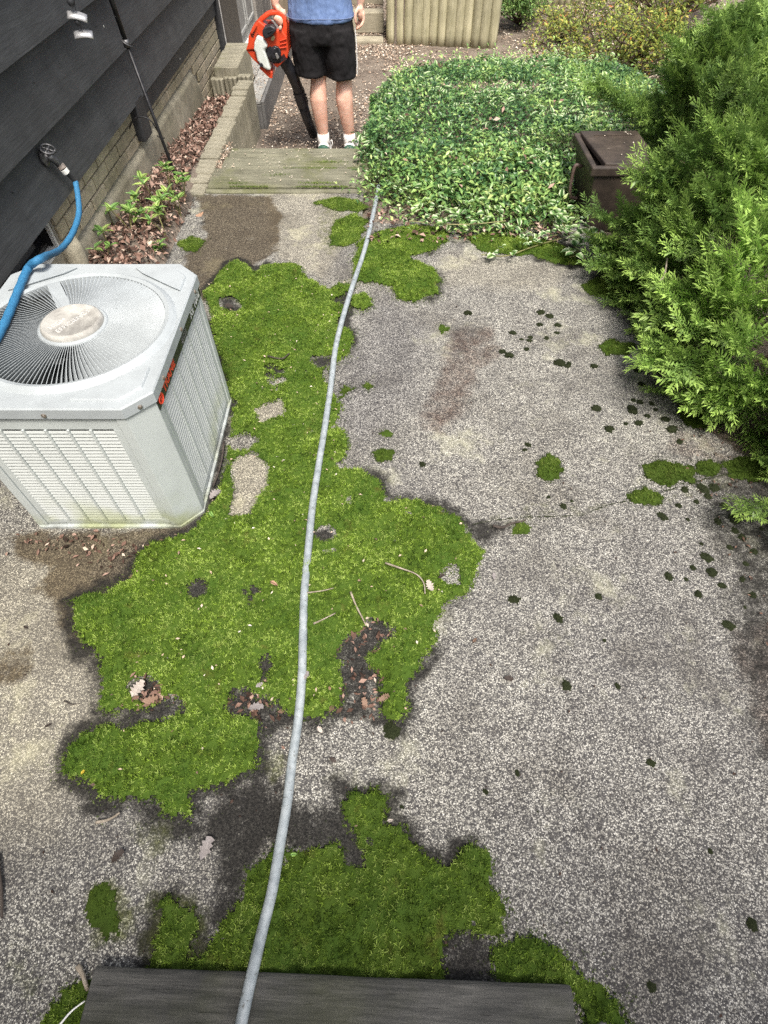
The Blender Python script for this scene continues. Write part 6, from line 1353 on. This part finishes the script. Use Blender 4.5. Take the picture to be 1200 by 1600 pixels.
leaves = [(215,1075,.085,'pale',1,1.2,.03,'pale curled oak leaf in the gap of the lower left moss'), (235,1093,.07,'brown',2,.3,.02,'dark brown crumpled leaf beside the pale curled oak leaf'), (672,915,.065,'pale',3,2.0,.035,'pale torn leaf at the end of the twig on the moss'), (690,900,.04,'dark',4,.5,.03,'small black leaf next to the pale torn leaf on moss'), (336,772,.09,'grey',5,1.0,.02,'grey brown oak leaf against the air conditioner base'), (428,911,.05,'tan',0,-.5,.03,'reddish bark chip on the moss left of the hose'), (357,478,.075,'dark',6,.2,.03,'dark rotten leaf in the upper moss near the air conditioner'), (661,322,.10,'tan',7,-.4,.03,'orange brown oak leaf under the ivy right of the hose'), (785,353,.08,'tan',8,.3,.04,'orange brown leaf below the ivy, left of two'), (842,357,.09,'brown',9,.1,.03,'lobed brown leaf right of another under the ivy near the bin'), (322,1325,.085,'grey',10,1.2,.01,'flat pinkish grey leaf on the concrete left of the dark stain'), (183,1338,.06,'dark',11,.8,.012,'crumpled dark leaf on the left concrete'), (400,1105,.07,'grey',12,.3,.02,'grey crumpled leaf in the bare gap left of the hose'), (478,1055,.045,'grey',13,1.3,.035,'small grey leaf touching the right side of the hose'), (405,1070,.035,'grey',14,.7,.03,'bluish grey leaf bit on moss left of the hose'), (600,1090,.055,'brown',15,.4,.02,'long brown leaf lying across the narrow moss tongue'), (570,1098,.05,'brown',16,1.9,.012,'brown leaf on the bare strip between two moss lobes'), (515,1075,.026,'tan',0,1.9,.035,'tiny tan leaf on the round moss lobe right of the hose'), (500,1140,.035,'pale',17,2.3,.01,'white torn leaf scrap on concrete right of the hose'), (520,1187,.035,'dark',18,-.6,.008,'small black leaf on the concrete right of the hose'), (130,1205,.028,'yellow',0,1.3,.015,'single yellow leaf at the left edge of the moss'), (459,1335,.03,'green',0,.1,.04,'fresh green leaf on the near moss right of the hose'), (330,803,.05,'green',0,-.9,.03,'fresh green leaf on the moss at the air conditioner corner'), (75,1133,.035,'dark',0,.7,.008,'thin black seed pod on the left concrete'), (795,1060,.05,'dark',19,0,.008,'flat dark leaf on the right concrete beyond the moss'), (772,900,.04,'grey',20,1.4,.008,'grey leaf on concrete off the tip of the big moss mat'), (742,1000,.035,'brown',0,.9,.008,'narrow brown leaf on bare concrete right of the moss'), (295,605,.0,'pale',0,0,0,''), (312,335,.08,'tan',21,.6,.06,'pinkish dry leaf at the patio corner by the seedlings'), (610,1282,.03,'pale',0,.2,.03,'pale green seed leaf at the edge of the near moss'), (40,980,.03,'dark',0,-.4,.006,'dark curled leaf bit on the far left concrete')]
LEAFV, LEAFT = leaf_tmpl(.4, .3, .2)[:2]
for (a, c_, s_, mt, sd, rz_, z_, lab) in leaves:
    if not lab: continue
    V, F = (LEAFV, LEAFT) if sd == 0 else lobed(sd, 4 + sd % 2, .5, .7)
    p = at(a, c_, z_); s_ *= .62; o = link('fallen_leaf', np_mesh('fallen_leaf', V - [.5, 0, 0], F, LM_[mt]), None, (p.x, p.y, p.z), (random.uniform(-.2, .2), random.uniform(-.15, .15), rz_), s_); tag(o, lab, 'leaf', 'single fallen leaves on moss and patio')
TW = simple_mat('pale_twig', (.20, .165, .12), (.36, .31, .25), 40, .8); TWD = simple_mat('dark_twig', (.03, .022, .018), (.07, .055, .045), 40, .8)
twigs = [([(602,880),(625,888),(650,897),(662,910),(664,928)], .0032, TW, .032, 'long bent pale twig on the moss beside the torn leaf'), ([(548,925),(556,945),(566,965),(572,978)], .0035, TW, .03, 'short straight pale twig at the bare gap in the moss'), ([(480,927),(505,923),(521,918)], .0025, TW, .032, 'thin pale twig touching the hose on its right'), ([(490,975),(505,968),(524,958)], .003, TW, .03, 'pale forked twig on moss right of the hose'), ([(150,1285),(170,1280),(188,1270)], .004, TW, .010, 'knobbly pale stick on the left concrete below the moss'), ([(122,1508),(128,1522),(136,1548)], .006, TW, .02, 'short thick stick left of the near board'), ([(92,1602),(112,1580),(132,1564)], .0025, WHITEPAINT, .03, 'white straw crossing the left end of the near board'), ([(-4,1335),(1,1390),(4,1434)], .005, TWD, .012, 'thin black rod at the left picture edge on the concrete'), ([(770,822),(785,824),(800,818),(822,812)], .005, TWD, .010, 'dark crooked twig on the patio crack beyond the moss'), ([(1042,405),(1038,430),(1030,440)], .004, TW, .30, 'bare pale dead twig in the front of the big shrub'), ([(195,378),(212,395),(228,382),(244,362)], .004, TW, .09, 'fallen branched twig in the leaf bed'), ([(350,690),(347,715),(340,740),(333,760)], .004, TWD, .02, 'dark twig lying along the air conditioner base'), ([(100,1095),(112,1100),(124,1099)], .002, TWD, .006, 'hair thin dark twig on the left concrete'), ([(418,556),(440,560),(452,552)], .004, TWD, .028, 'dark twig in the upper moss left of the hose')]
for pts, r_, mt, z_, lab in twigs:
    P_ = spline([at(a, c_, z_) + Vector((0, 0, random.uniform(-.003, .004))) for a, c_ in pts], 4); o = MB().tube(P_, [r_ * (1 - .45 * i / len(P_)) * random.uniform(.85, 1.15) for i in range(len(P_))], 6).build('twig', mt, smooth=True); tag(o, lab, 'twig', 'twigs and sticks on the ground')
st_ = MB().loft([((0, 0, -.01), .02, .015), ((0, 0, .006), .032, .022), ((0, 0, .018), .028, .018), ((0, 0, .024), .01, .008)], 10).build('pebble', simple_mat('grey_stone', (.22, .21, .20), (.34, .33, .31), 30, .8), smooth=True); p = at(945, 1598, .01); st_.location = (p.x, p.y - .012, .008); st_.scale = (.75, .75, .75); tag(st_, 'smooth grey stone at the bottom edge right of the near board', 'stone')
